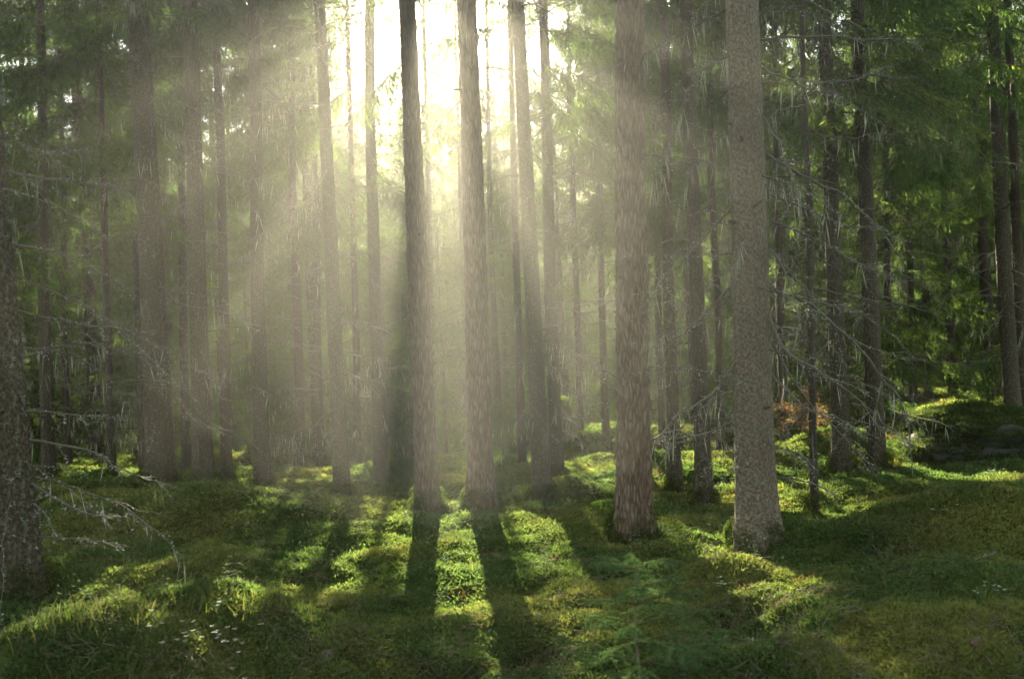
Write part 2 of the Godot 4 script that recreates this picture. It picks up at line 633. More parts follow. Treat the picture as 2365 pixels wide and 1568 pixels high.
func place_tree(foot: Vector3, lean: Vector3, rad: float, label: String, o: Dictionary, sd: int) -> Node3D:
	var pine: bool = o.get("pine", false)
	var t := thing("pine_tree" if pine else "spruce_tree", foot, label, "pine tree" if pine else "spruce tree", o.get("group", ""))
	var tall: float = o.get("tall", 17.0)
	var r := rng(sd)
	var path := PackedVector3Array()
	for k in 7:
		var h := tall * k / 6.0
		path.append(lean * h + Vector3(r.randf_range(-1, 1), 0, r.randf_range(-1, 1)) * (0.0 if k < 1 else 0.03) + Vector3(0, h - (0.12 if k == 0 else 0.0), 0))
	var sides: int = o.get("sides", 20)
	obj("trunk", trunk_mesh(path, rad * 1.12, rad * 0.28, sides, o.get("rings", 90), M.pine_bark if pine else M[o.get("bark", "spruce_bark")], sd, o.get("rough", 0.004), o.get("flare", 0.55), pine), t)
	return t


const TREES := [
	# foot x, foot y, x at the top edge, width, depth, label, options
	[42, 1395, -66, 100, 6.3, "dark lichen-crusted spruce trunk cut off by the left edge", {"sides": 56, "rings": 260, "rough": 0.008, "low": 6.5}],
	[370, 1112, 314, 58, 12.5, "stout straight spruce left of centre with a lit lichen loop on its trunk", {"sides": 44, "rings": 200, "rough": 0.006, "low": 7.0}],
	[112, 1115, 88, 27, 14.0, "dark slim spruce nearest the left edge trunk, among hanging foliage", {"low": 3.4}],
	[258, 1122, 231, 17, 13.5, "thin pole-like spruce just left of the stout straight spruce", {"low": 4.6}],
	[470, 1132, 440, 42, 12.4, "middling spruce next right of the stout straight spruce, brown bark", {"low": 6.0, "sides": 32, "rings": 140}],
	[522, 1130, 496, 24, 13.6, "slim spruce close beside the brown-barked middling spruce on its right", {"low": 6.6}],
	[606, 1140, 583, 34, 13.0, "straight grey spruce rising behind the left mossy mound's right end", {"low": 7.4}],
	[790, 1158, 737, 34, 12.0, "hazy spruce leaning left, midway between the mossy mound and the twin pines", {"low": 7.4, "sides": 32, "rings": 140}],
	[880, 1125, 853, 31, 14.0, "pale hazy spruce next left of the twin pines", {"low": 4.6}],
	[988, 1182, 942, 48, 9.6, "left one of the twin pines in the sunbeam, casting a shadow forward", {"pine": true, "sides": 48, "rings": 240, "rough": 0.009, "low": 9.0}],
	[1000, 1098, 978, 18, 23.0, "faint spruce seen through the gap between the twin pines", {"low": 7.5}],
	[1112, 1182, 1078, 54, 9.8, "right one of the twin pines, thicker, under the brightest glare", {"pine": true, "sides": 48, "rings": 240, "rough": 0.009, "low": 9.0}],
	[1252, 1160, 1200, 38, 11.0, "leaning spruce next right of the twin pines, hazy bluish bark", {"low": 4.6, "sides": 32, "rings": 140}],
	[1288, 1118, 1255, 29, 13.0, "brownish spruce close behind the leaning spruce, with lit side twigs", {"low": 4.6}],
	[1207, 1095, 1178, 18, 15.0, "thin hazy spruce between the right twin pine and the leaning spruce", {"low": 6.5}],
	[1466, 1246, 1455, 76, 8.2, "big pine with deeply cracked reddish bark right of centre", {"pine": true, "sides": 84, "rings": 420, "rough": 0.017, "low": 9.0, "flare": 0.6}],
	[1562, 1145, 1528, 28, 12.0, "slim brown spruce just right of the big cracked pine", {"low": 6.0}],
	[1628, 1180, 1588, 36, 10.4, "lichen-streaked spruce between the cracked pine and the big grey spruce", {"low": 6.4, "sides": 32, "rings": 140}],
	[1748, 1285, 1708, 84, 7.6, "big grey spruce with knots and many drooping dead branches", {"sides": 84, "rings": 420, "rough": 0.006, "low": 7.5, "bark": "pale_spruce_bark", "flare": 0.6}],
	[1882, 1200, 1852, 17, 9.6, "thin lichened sapling trunk standing right of the big grey spruce", {"low": 5.5, "tall": 9.0}],
	[1948, 1098, 1903, 38, 12.0, "dark straight spruce beside the rusty brown bush", {"low": 4.4, "sides": 28, "rings": 120}],
	[2027, 1085, 1984, 37, 12.0, "dark spruce second right of the rusty bush, foot in deep shade", {"low": 4.2, "sides": 28, "rings": 120}],
	[2058, 962, 2035, 18, 20.0, "narrow far trunk just right of the two dark spruces by the rusty bush", {"low": 4.0}],
	[2295, 922, 2243, 25, 19.0, "slim dark spruce at the top of the sunlit mossy slope", {"low": 3.6}],
	[2345, 1012, 2287, 35, 14.5, "black silhouetted spruce rising behind the mossy boulder", {"low": 4.4}],
	[2372, 1005, 2328, 25, 15.0, "black slim spruce cut off by the right edge", {"low": 3.8}],
	[155, 1090, 133, 16, 17.0, "thin spruce pole second from the left edge trunk", {"low": 3.0}],
	[328, 1100, 303, 17, 16.0, "thin spruce half hidden behind the stout straight spruce", {"low": 3.8}],
	[430, 1100, 408, 20, 16.5, "thin spruce in the gap right of the stout straight spruce", {"low": 4.2}],
	[692, 1096, 668, 22, 17.0, "slim hazy spruce right of the straight grey spruce behind the mound", {"low": 4.4}],
	[740, 1092, 716, 17, 18.0, "thin hazy pole left of the hazy leaning spruce", {"low": 5.0}],
	[826, 1088, 802, 17, 18.0, "thin hazy pole right of the hazy leaning spruce", {"low": 5.0}],
	[958, 1104, 934, 15, 20.0, "thin hazy pole just left of the left twin pine", {"low": 4.4}],
	[1076, 1100, 1052, 14, 22.0, "thin hazy pole in the gap just left of the right twin pine", {"low": 4.8}],
	[1150, 1098, 1122, 15, 20.0, "thin hazy pole close on the right of the right twin pine", {"low": 4.4}],
	[1402, 1080, 1376, 18, 18.0, "thin spruce in the sunny gap left of the cracked pine", {"low": 4.6}],
	[1342, 1076, 1312, 16, 19.0, "thin far spruce among the lit twigs right of the leaning spruce", {"low": 4.6}],
	[1532, 1066, 1506, 18, 18.0, "thin spruce edge-on behind the right side of the cracked pine", {"low": 4.0}],
	[1664, 1092, 1638, 19, 16.0, "thin spruce just left of the big grey spruce", {"low": 4.0}],
	[1815, 1060, 1786, 20, 17.0, "slim spruce close behind the big grey spruce on its right", {"low": 4.0}],
	[2112, 962, 2086, 16, 22.0, "thin far pole above the sunlit slope, leftmost of three", {"low": 3.4}],
	[2148, 955, 2118, 17, 23.0, "thin far pole above the sunlit slope, middle of three", {"low": 3.4}],
	[2202, 936, 2170, 18, 22.0, "thin far pole above the sunlit slope, right one of three", {"low": 3.4}],
]


# dead branches drawn after those in the photograph: owner in TREES, thickness, depth offset at the end, beard, places
const LIMBS := [
	[18, 0.013, 0.5, 0.15, [1752, 345, 1850, 400, 1960, 462, 2062, 565, 2090, 640]],
	[18, 0.010, -0.4, 0.1, [1752, 440, 1850, 478, 1950, 520, 2040, 525]],
	[18, 0.012, 0.3, 0.35, [1750, 92, 1900, 84, 2060, 92, 2120, 96]],
	[18, 0.010, 0.9, 0.2, [1750, 150, 1830, 182, 1960, 186, 2060, 150]],
	[18, 0.010, -0.6, 0.1, [1755, 560, 1800, 600, 1835, 690, 1850, 760]],
	[18, 0.013, 0.2, 0.2, [1764, 660, 1850, 690, 1960, 780, 2050, 880, 2090, 960, 2112, 1085]],
	[18, 0.011, -0.5, 0.1, [1762, 700, 1810, 800, 1900, 862, 2010, 905]],
	[18, 0.009, -0.2, 0.0, [1790, 1100, 1870, 1114, 1936, 1146]],
	[18, 0.010, 0.7, 0.1, [1764, 760, 1850, 905, 1950, 1010, 2012, 1092]],
	[18, 0.010, -0.3, 0.1, [1712, 820, 1640, 915, 1560, 962, 1510, 1040]],
	[18, 0.011, 0.4, 0.1, [1706, 640, 1600, 750, 1520, 820, 1420, 900]],
	[18, 0.010, -0.8, 0.3, [1700, 470, 1610, 570, 1535, 640, 1500, 700]],
	[18, 0.011, 0.6, 0.5, [1690, 20, 1600, 62, 1470, 132, 1340, 182]],
	[18, 0.008, -0.5, 1.3, [1700, 130, 1620, 160, 1560, 300, 1510, 420]],
	[18, 0.008, 0.5, 0.9, [1700, 300, 1640, 330, 1585, 420, 1560, 520]],
	[18, 0.009, 0.2, 0.1, [1712, 965, 1620, 1004, 1530, 1012]],
	[18, 0.009, -0.5, 0.1, [1760, 840, 1860, 940, 1930, 960, 2000, 1015]],
	[18, 0.008, -0.9, 0.1, [1752, 250, 1800, 330, 1850, 470, 1840, 560]],
	[18, 0.009, 0.3, 0.7, [1764, 500, 1900, 560, 1990, 610, 2080, 640]],
	[18, 0.010, 0.5, 0.1, [1770, 560, 1880, 690, 1990, 720, 2120, 830]],
	[18, 0.007, -0.4, 0.0, [1780, 1030, 1850, 1050, 1890, 1090]],
	[0, 0.011, 0.5, 0.15, [30, 715, 130, 738, 290, 768, 420, 828, 520, 900]],
	[0, 0.009, 0.2, 0.0, [60, 950, 180, 958, 300, 968]],
	[0, 0.010, 0.4, 0.1, [65, 1016, 200, 1040, 290, 1088, 420, 1132]],
	[0, 0.009, -0.3, 0.0, [70, 1115, 140, 1160, 205, 1190, 292, 1194]],
	[0, 0.007, -0.4, 0.0, [70, 1160, 105, 1190, 125, 1235]],
	[0, 0.009, 0.9, 0.2, [10, 395, 120, 415, 240, 425, 330, 470]],
	[0, 0.009, 0.6, 0.2, [20, 560, 140, 590, 250, 640, 340, 700]],
	[0, 0.008, 0.2, 0.1, [45, 830, 140, 800, 260, 800, 380, 860]],
	[0, 0.008, 1.1, 0.2, [20, 640, 180, 700, 330, 810, 470, 1000]],
	[0, 0.007, -0.2, 0.0, [80, 1240, 180, 1245, 290, 1262]],
	[0, 0.008, 0.5, 0.3, [-10, 300, 90, 350, 210, 340]],
	[1, 0.010, -0.5, 0.6, [318, 298, 372, 284, 420, 318, 520, 332]],
	[1, 0.012, -0.4, 1.2, [300, 4, 360, 30, 450, 42]],
	[1, 0.009, -0.6, 0.2, [350, 640, 420, 700, 520, 720, 600, 770]],
	[1, 0.008, -0.3, 0.0, [350, 840, 290, 900, 210, 930]],
	[15, 0.009, -0.5, 0.1, [1500, 1022, 1530, 1000, 1580, 940]],
	[15, 0.007, -0.4, 0.0, [1420, 760, 1460, 735, 1515, 705, 1560, 690]],
	[15, 0.008, 0.4, 0.1, [1440, 880, 1370, 840, 1300, 800]],
	[13, 0.010, -0.3, 0.1, [1290, 900, 1350, 905, 1390, 950]],
	[13, 0.009, -0.3, 0.1, [1295, 960, 1340, 965, 1400, 970]],
	[12, 0.009, -0.3, 0.1, [1235, 660, 1180, 740, 1150, 760]],
	[7, 0.008, -0.3, 0.1, [770, 640, 720, 660, 640, 650]],
	[5, 0.009, -0.3, 0.2, [520, 960, 570, 940, 585, 915]],
	[16, 0.008, -0.4, 0.1, [1550, 640, 1600, 680, 1660, 640]],
	[17, 0.009, -0.5, 0.2, [1620, 940, 1560, 1010, 1520, 1090]],
	[19, 0.006, -0.3, 0.2, [1870, 700, 1910, 780, 1960, 850]],
	[19, 0.006, -0.3, 0.2, [1875, 930, 1840, 960, 1800, 1010]],
]


func build_trees() -> void:
	make_sprays()
	make_deadwood()
	var nodes := []
	for i in TREES.size():
		var a: Array = TREES[i]
		var o: Dictionary = a[6]
		var foot := px(a[0], a[1], a[4])
		foot.y = height(foot.x, foot.z)
		var up := px(a[2], 0, a[4])
		var lean := (up - foot) / (up.y - foot.y)
		lean.y = 0.0
		var d: float = a[4]
		var rad: float = a[3] * 0.5 / F * d
		var r := rng(900 + i)
		var tall: float = o.get("tall", clampf(11.0 + rad * 50.0, 11.0, 21.0))
		var opt := o.duplicate()
		opt.tall = tall
		var t := place_tree(foot, lean, rad, a[5], opt, 900 + i)
		nodes.append([t, foot, d])
		crown(t, foot, lean, o.low, tall, clampf(0.9 + rad * 6.0, 1.0, 2.1), 1000 + i, 0.55)
		if d > 9.0 and not o.get("pine", false):
			var dw := obj("deadwood", deadwood[i % 5], t)
			dw.set_meta("kind", "stuff")
			dw.rotation.y = r.randf() * TAU
			dw.transform.basis = Basis(Vector3(1, 0, 0), Vector3(lean.x, 1, lean.z), Vector3(0, 0, 1)) * dw.transform.basis
	for k in LIMBS.size():
		var a: Array = LIMBS[k]
		var own: Array = nodes[a[0]]
		var p: Array = a[4]
		var cnt := p.size() / 2
		var pts := PackedVector3Array()
		for q in cnt:
			pts.append(px(p[q * 2], p[q * 2 + 1], own[2] + a[2] * q / (cnt - 1.0)) - own[1])
		var mb := MB.new()
		branch_into(mb, pts, a[1] * 1.05, 2000 + k, 14 if own[2] < 9.0 else 8, 0.75 if own[2] < 9.0 else 0.4, 6, a[3])
		obj("dead_branch", mb.mesh(M.wood), own[0])
	# smaller dead branches on the near trunks
	for who in [[0, 9, 3.6], [18, 26, 4.6], [15, 6, 4.0], [1, 24, 6.0], [17, 10, 5.0], [9, 5, 5.0], [11, 5, 5.0]]:
		var own: Array = nodes[who[0]]
		var r := rng(3000 + who[0])
		var a: Array = TREES[who[0]]
		var up := px(a[2], 0, a[4])
		var lean: Vector3 = (up - own[1]) / (up.y - own[1].y)
		for k in who[1]:
			var h := r.randf_range(0.5, who[2])
			var mb := MB.new()
			branch_into(mb, sag_path(lean * h, r.randf() * TAU, r.randf_range(0.35, 1.3), r.randf_range(-0.4, 0.15), r.randf_range(0.2, 1.1), r), r.randf_range(0.004, 0.008), 3100 + who[0] * 100 + k, 6, 0.55, 4, 0.3 if r.randf() < 0.25 else 0.0)
			obj("dead_branch", mb.mesh(M.wood), own[0])
		var flakes := MB.new()
		for k in 24:
			var d := Vector3(r.randf_range(-1, 1), r.randf_range(-1, 1), r.randf_range(-0.2, 0.9)).normalized()
			flakes.leaf(Vector3(r.randf_range(-0.02, 0.02), r.randf_range(-0.025, 0.025), 0), d, d.cross(Vector3(r.randf_range(-1, 1), r.randf_range(-1, 1), r.randf_range(-1, 1))).normalized(), r.randf_range(0.008, 0.018), r.randf_range(0.006, 0.012), Color.WHITE.lerp(Color(0.7, 0.75, 0.7), r.randf()))
		var list: Array[Transform3D] = []
		var tints := PackedColorArray()
		var radius: float = a[3] * 0.5 / F * a[4]
		for k in {0: 260, 18: 170, 1: 60, 17: 60, 15: 14}.get(who[0], 0):
			var h := r.randf_range(0.05, who[2] + 0.6)
			var yaw := r.randf() * TAU
			var out := Vector3(cos(yaw), 0, sin(yaw))
			list.append(Transform3D(Basis(out.cross(Vector3.UP), Vector3.UP, out) * r.randf_range(0.5, 1.3), lean * h + out * radius * lerpf(1.13, 0.9, h / 6.0)))
			tints.append(Color(0.12, 0.145, 0.105).lerp(Color(0.24, 0.27, 0.21), r.randf()))
		if list.size(): many("lichen", flakes.mesh(M.wood), list, tints, own[0])
		# knots where branches broke off
		var rad: float = a[3] * 0.5 / F * a[4]
		for k in int(who[1] * 0.5):
			var h := r.randf_range(0.6, who[2])
			var yaw := r.randf() * TAU
			var out := Vector3(cos(yaw), 0.15, sin(yaw))
			var mb := MB.new()
			var c := lean * h + out * rad * 0.86
			mb.tube(PackedVector3Array([c, c + out * rad * 0.15, c + out * (rad * 0.2 + 0.015), c + out * (rad * 0.2 + r.randf_range(0.02, 0.07))]), r.randf_range(0.014, 0.022), 0.006, 7, Color(0.10, 0.08, 0.062), Color(0.07, 0.055, 0.04))
			obj("branch_stub", mb.mesh(M.wood), own[0])
	background_trees()
	added_side_trees()
	far_wood()


func background_trees() -> void:
	for v in 6:
		var path := PackedVector3Array()
		var r := rng(600 + v)
		for k in 6:
			path.append(Vector3(r.randf_range(-1, 1) * 0.05, 19.0 * k / 5.0 - (0.3 if k == 0 else 0.0), r.randf_range(-1, 1) * 0.05))
		far_trunks.append(trunk_mesh(path, 0.13, 0.025, 12, 40, M.spruce_bark, 600 + v, 0.006, 0.4))
	var r := rng(77)
	var spots: Array = []
	for a in TREES:
		var p := px(a[0], a[1], a[4])
		spots.append(Vector2(p.x, p.z))
	var keep := []                    # lanes that stay free of trunks so that the sun reaches the brightest spots
	for e in [[1060, 1260], [1360, 1110], [1850, 1155], [430, 1375], [80, 1450], [2200, 945], [2310, 1115], [250, 1405], [830, 1265], [600, 1185]]:
		keep.append(on_ground(e[0], e[1]).dot(SU))
	var made := 0
	var tries := 0
	var crowd: Array = []
	while made < 363 and tries < 22000:
		tries += 1
		var d := 15.5 + 62.0 * pow(r.randf(), 0.85) if made < 290 else r.randf_range(16.0, 32.0)
		var x := r.randf_range(-1, 1) * (0.60 * d + 5.0)
		if made >= 345:               # the low thicket that closes the view under the sun
			d = r.randf_range(19.0, 40.0)
			x = -0.066 * d + r.randf_range(-2.2, 2.2)
		var z := -d
		var gap := 1.35 + d * 0.016 if made < 345 else 0.7
		var ok := true
		for s in spots:
			if s.distance_squared_to(Vector2(x, z)) < gap * gap:
				ok = false
				break
		var p := Vector3(x, 0, z)
		for u in keep:
			if absf(p.dot(SU) - u) < 0.22 and d < 60.0 and made < 345: ok = false
		var young := made >= 290 or r.randf() < 0.3 and d > 18.0
		var most := 99.0                  # low enough to leave the sun's lane open
		if absf(p.dot(SU)) < 1.4:
			if d < 26.0 or made >= 345 or r.randf() > 0.6:
				most = (-2.3 + 0.352 * d) / 0.936
				young = young or most < 9.0
			if most < 3.0: ok = false
		if not ok: continue
		spots.append(Vector2(x, z))
		made += 1
		p.y = height(x, z)
		var lean := Vector3(r.randf_range(-0.012, 0.012), 0, r.randf_range(-0.01, 0.01))
		var t: Node3D
		if young:
			var tall := minf(most, r.randf_range(4.0, 9.0) if made < 291 else r.randf_range(2.0, 4.5) if made < 346 else 12.0)
			t = thing("young_spruce", p, "", "spruce tree", "young spruces deep in the wood")
			var tr := obj("trunk", far_trunks[made % 6], t)
			tr.scale = Vector3(tall / 19.0 * 0.8, tall / 19.0, tall / 19.0 * 0.8)
			crown(t, p, Vector3.ZERO, 0.6, tall, r.randf_range(1.0, 1.6), 5000 + made, 0.75)
		else:
			var tall := minf(most, r.randf_range(15.0, 21.0))
			t = thing("spruce_tree", p, "", "spruce tree", "spruces deep in the wood")
			var tr := obj("trunk", far_trunks[made % 6], t)
			var k := r.randf_range(0.7, 1.25)
			tr.transform.basis = Basis(Vector3(k, 0, 0), Vector3(lean.x, 1, lean.z) * tall / 19.0, Vector3(0, 0, k))
			var low := r.randf_range(0.8, 3.6)
			crown(t, p, lean, low, tall, r.randf_range(1.2, 2.1), 5000 + made, r.randf_range(0.75, 1.0))
			if d < 42.0:
				var dw := obj("deadwood", deadwood[made % 5], t)
				dw.set_meta("kind", "stuff")
				dw.rotation.y = r.randf() * TAU
		crowd.append([d, CX + F * (x / d) + 24.0, young, t])
	crowd.sort_custom(func(a, b): return a[0] < b[0])
	var seen := {}
	var edges := [[42, "left edge trunk"], [370, "stout straight spruce"], [606, "straight grey spruce"], [790, "hazy leftward spruce"], [988, "left twin pine"], [1112, "right twin pine"], [1252, "leaning spruce"], [1466, "cracked pine"],
			[1748, "big knotty spruce"], [1948, "bush-side spruce"], [2345, "boulder-side spruce"]]
	var nth := ["nearest", "second nearest", "third nearest", "fourth nearest", "fifth nearest", "sixth nearest", "seventh nearest", "eighth nearest", "ninth nearest", "tenth nearest"]
	for c in crowd:
		var e := 0
		while e < edges.size() and edges[e][0] < c[1]: e += 1
		var key := "%d %s" % [e, c[2]]
		var rank: int = seen.get(key, 0)
		seen[key] = rank + 1
		var kind := "young bushy spruce" if c[2] else "tall spruce"
		var where: String = "left of the " + edges[0][1] if e == 0 else "right of the " + edges[-1][1] if e == edges.size() else "between %s and %s" % [edges[e - 1][1], edges[e][1]]
		var o: Node3D = c[3]
		if rank < nth.size():
			o.set_meta("label", "%s %s behind, %s" % [nth[rank], kind, where])
		else:
			o.set_meta("label", "%s among the farthest, %s" % [kind, where])


# unseen spruces added on both sides to dim sky light; behind stays open
func added_side_trees() -> void:
	var r := rng(81)
	var n := 0
	for a in [[-4.6, -1.6], [-6.2, -4.6], [-5.4, 1.6], [-8.0, -1.0], [-7.6, 3.6], [-10.5, -6.5], [5.2, -1.2], [6.6, -4.0], [5.9, 1.9], [8.4, -0.6], [8.2, 4.2], [11.0, -5.6], [-11.0, 1.4], [11.4, 1.6]]:
		n += 1
		var p := Vector3(a[0], 0, a[1])
		p.y = height(p.x, p.z)
		var t := thing("spruce_tree", p, "%s spruce added on the %s side to shade the mossy clearing, outside the view" % [["tall", "broad", "dense", "dark", "slender", "shady", "old"][(n - 1) % 7] if n < 13 else "outermost", "left" if a[0] < 0 else "right"], "spruce tree", "added spruces beside the clearing")
		obj("trunk", far_trunks[n % 6], t)
		crown(t, p, Vector3.ZERO, r.randf_range(1.8, 3.2), r.randf_range(15.0, 19.0), r.randf_range(1.5, 2.1), 7000 + n, 0.8)


func far_wood() -> void:
	var shapes: Array[ArrayMesh] = []
	for v in 3:
		var r := rng(700 + v)
		var mb := MB.new()
		mb.tube(PackedVector3Array([Vector3(0, -0.5, 0), Vector3(0.05, 9, 0), Vector3(0, 20, 0)]), 0.16, 0.03, 7, Color(0.11, 0.09, 0.07), Color(0.10, 0.08, 0.06))
		for k in 2600:
			var f := pow(r.randf(), 1.3)
			var h := lerpf(0.8, 20.5, f)
			var q := (1.0 - f) * 2.0 * sqrt(r.randf()) + 0.1
			var a := r.randf() * TAU
			var p := Vector3(cos(a) * q, h - 0.2 * q, sin(a) * q)
			var d := Vector3(cos(a) * 0.7, r.randf_range(-1.2, -0.1), sin(a) * 0.7).normalized()
			var g := Color(0.032, 0.062, 0.020).lerp(Color(0.075, 0.115, 0.030), r.randf())
			mb.leaf(p, d, d.cross(Vector3(r.randf_range(-1, 1), r.randf_range(-1, 1), r.randf_range(-1, 1))).normalized(), r.randf_range(0.3, 0.6), r.randf_range(0.08, 0.15), g)
		shapes.append(mb.mesh(M.needles))
	var r := rng(79)
	var spots := []
	for k in 1000:
		var d := 64.0 + 68.0 * pow(r.randf(), 1.3)
		var x := r.randf_range(-1, 1) * (0.75 * d + 10.0)
		var s := r.randf_range(0.7, 0.95)
		spots.append([Transform3D(Basis(Vector3.UP, r.randf() * TAU).scaled(Vector3(s * 1.1, s, s * 1.1)), Vector3(x, height(x, -d), -d)), Color.WHITE])
	scatter("far_forest", shapes, spots, "far spruce forest that closes the view between the trunks", "forest")


# ---------------------------------------------------------------- ground
func build_ground() -> void:
	for a in TREES:
		var p := px(a[0], a[1], a[4])
		anchors.append([p.x, p.z, p.y, 0.0])
	for b in [  # place of the crest, depth, height there above the rest, radii
			[430, 1374, 5.2, 0.42, 0.7, 0.5], [60, 1464, 4.7, 0.30, 0.45, 0.4], [220, 1412, 4.95, 0.3, 0.45, 0.4], [620, 1378, 5.3, 0.3, 0.5, 0.45], [-170, 1540, 4.5, 0.3, 0.5, 0.4], [300, 1480, 4.6, 0.3, 0.5, 0.4], [150, 1425, 5.9, 0.1, 0.6, 0.4], [430, 1365, 6.6, 0.1, 0.8, 0.45], [430, 1130, 9.6, 0.34, 1.7, 0.9], [640, 1160, 9.4, 0.16, 0.7, 0.6],
			[2150, 1142, 7.5, 0.36, 1.15, 0.75], [2330, 1150, 7.3, 0.22, 0.8, 0.8], [2120, 1292, 5.9, 0.24, 0.9, 0.5], [2180, 1428, 4.9, 0.24, 0.8, 0.4], [1800, 1512, 4.4, 0.22, 0.45, 0.35],
			[1700, 1290, 6.6, 0.10, 0.5, 0.4], [1010, 1480, 4.95, -0.17, 0.26, 0.16], [1205, 1420, 5.3, -0.14, 0.16, 0.15], [1610, 1500, 4.75, -0.20, 0.24, 0.18], [1720, 1370, 5.7, -0.12, 0.3, 0.15],
			[1100, 1190, 9.6, 0.10, 1.2, 0.5], [1480, 1262, 7.9, 0.12, 0.6, 0.5], [2300, 1130, 9.5, 0.25, 0.8, 0.7], [2200, 930, 18.0, 0.35, 2.5, 2.0], [1900, 1000, 14.5, 0.2, 1.2, 0.8],
			[2080, 1000, 15.0, 0.22, 0.8, 0.8], [860, 1300, 7.4, 0.12, 0.6, 0.4], [700, 1420, 5.4, 0.10, 0.7, 0.4], [1360, 1120, 11.5, 0.12, 0.7, 0.5]]:
		var p := px(b[0], b[1], b[2])
		bumps.append([p.x, p.z, b[3] if b[3] < 0.0 else 0.0, b[4], b[5], p.y])
	for k in anchors.size():
		anchors[k][3] = anchors[k][2] - trend(anchors[k][0], anchors[k][1])
	for round_ in 5:
		for k in anchors.size():
			anchors[k][3] += 0.7 * (anchors[k][2] - height(anchors[k][0], anchors[k][1]))
		for b in bumps:
			if b[3] > 0.3 or b[2] > -0.1: b[2] += 0.6 * (b[5] - height(b[0], b[1]))
	var mb := MB.new()
	var angles := PackedFloat32Array()
	var a := -180.0
	while a < 180.0:
		angles.append(deg_to_rad(a))
		a += 0.28 if absf(a + 0.01) < 40.0 else 1.2 if absf(a) < 60.0 else 6.0
	var radii := PackedFloat32Array([0.05, 0.5, 1.0, 1.5, 2.0, 2.4])
	var rr := 2.7
	while rr < 180.0:
		radii.append(rr)
		rr *= 1.011 if rr < 22.0 else 1.03 if rr < 60.0 else 1.12
	var w := angles.size()
	var P := PackedVector3Array()
	P.resize(w * radii.size())
	for i in radii.size():
		for j in w:
			var x := sin(angles[j]) * radii[i]
			var z := -cos(angles[j]) * radii[i]
			P[i * w + j] = Vector3(x, height(x, z), z)
	for i in radii.size():
		for j in w:
			var k := i * w + j
			var up := mini(i + 1, radii.size() - 1) * w + j
			var dn := maxi(i - 1, 0) * w + j
			var nn := (P[up] - P[dn]).cross(P[i * w + (j + 1) % w] - P[i * w + posmod(j - 1, w)]).normalized()
			if nn.y < 0.0: nn = -nn
			mb.vert(P[k], nn, Color.WHITE, Vector2(P[k].x, P[k].z) * 0.55)
	for i in radii.size() - 1:
		for j in w:
			var p := i * w + j
			var q := i * w + (j + 1) % w
			for t in [p, q, p + w, q, q + w, p + w]:
				mb.ix.append(t)
	var o := obj("ground", mb.mesh(M.forest_floor))
	tag(o, "uneven mossy forest floor", "ground", "", "structure")


func slope_basis(p: Vector3, yaw: float) -> Basis:
	var e := 0.06
	var nn := Vector3(height(p.x - e, p.z) - height(p.x + e, p.z), 2.0 * e, height(p.x, p.z - e) - height(p.x, p.z + e)).normalized()
	var x := Vector3(cos(yaw), 0, sin(yaw))
	x = (x - nn * nn.dot(x)).normalized()
	return Basis(x, nn, x.cross(nn))


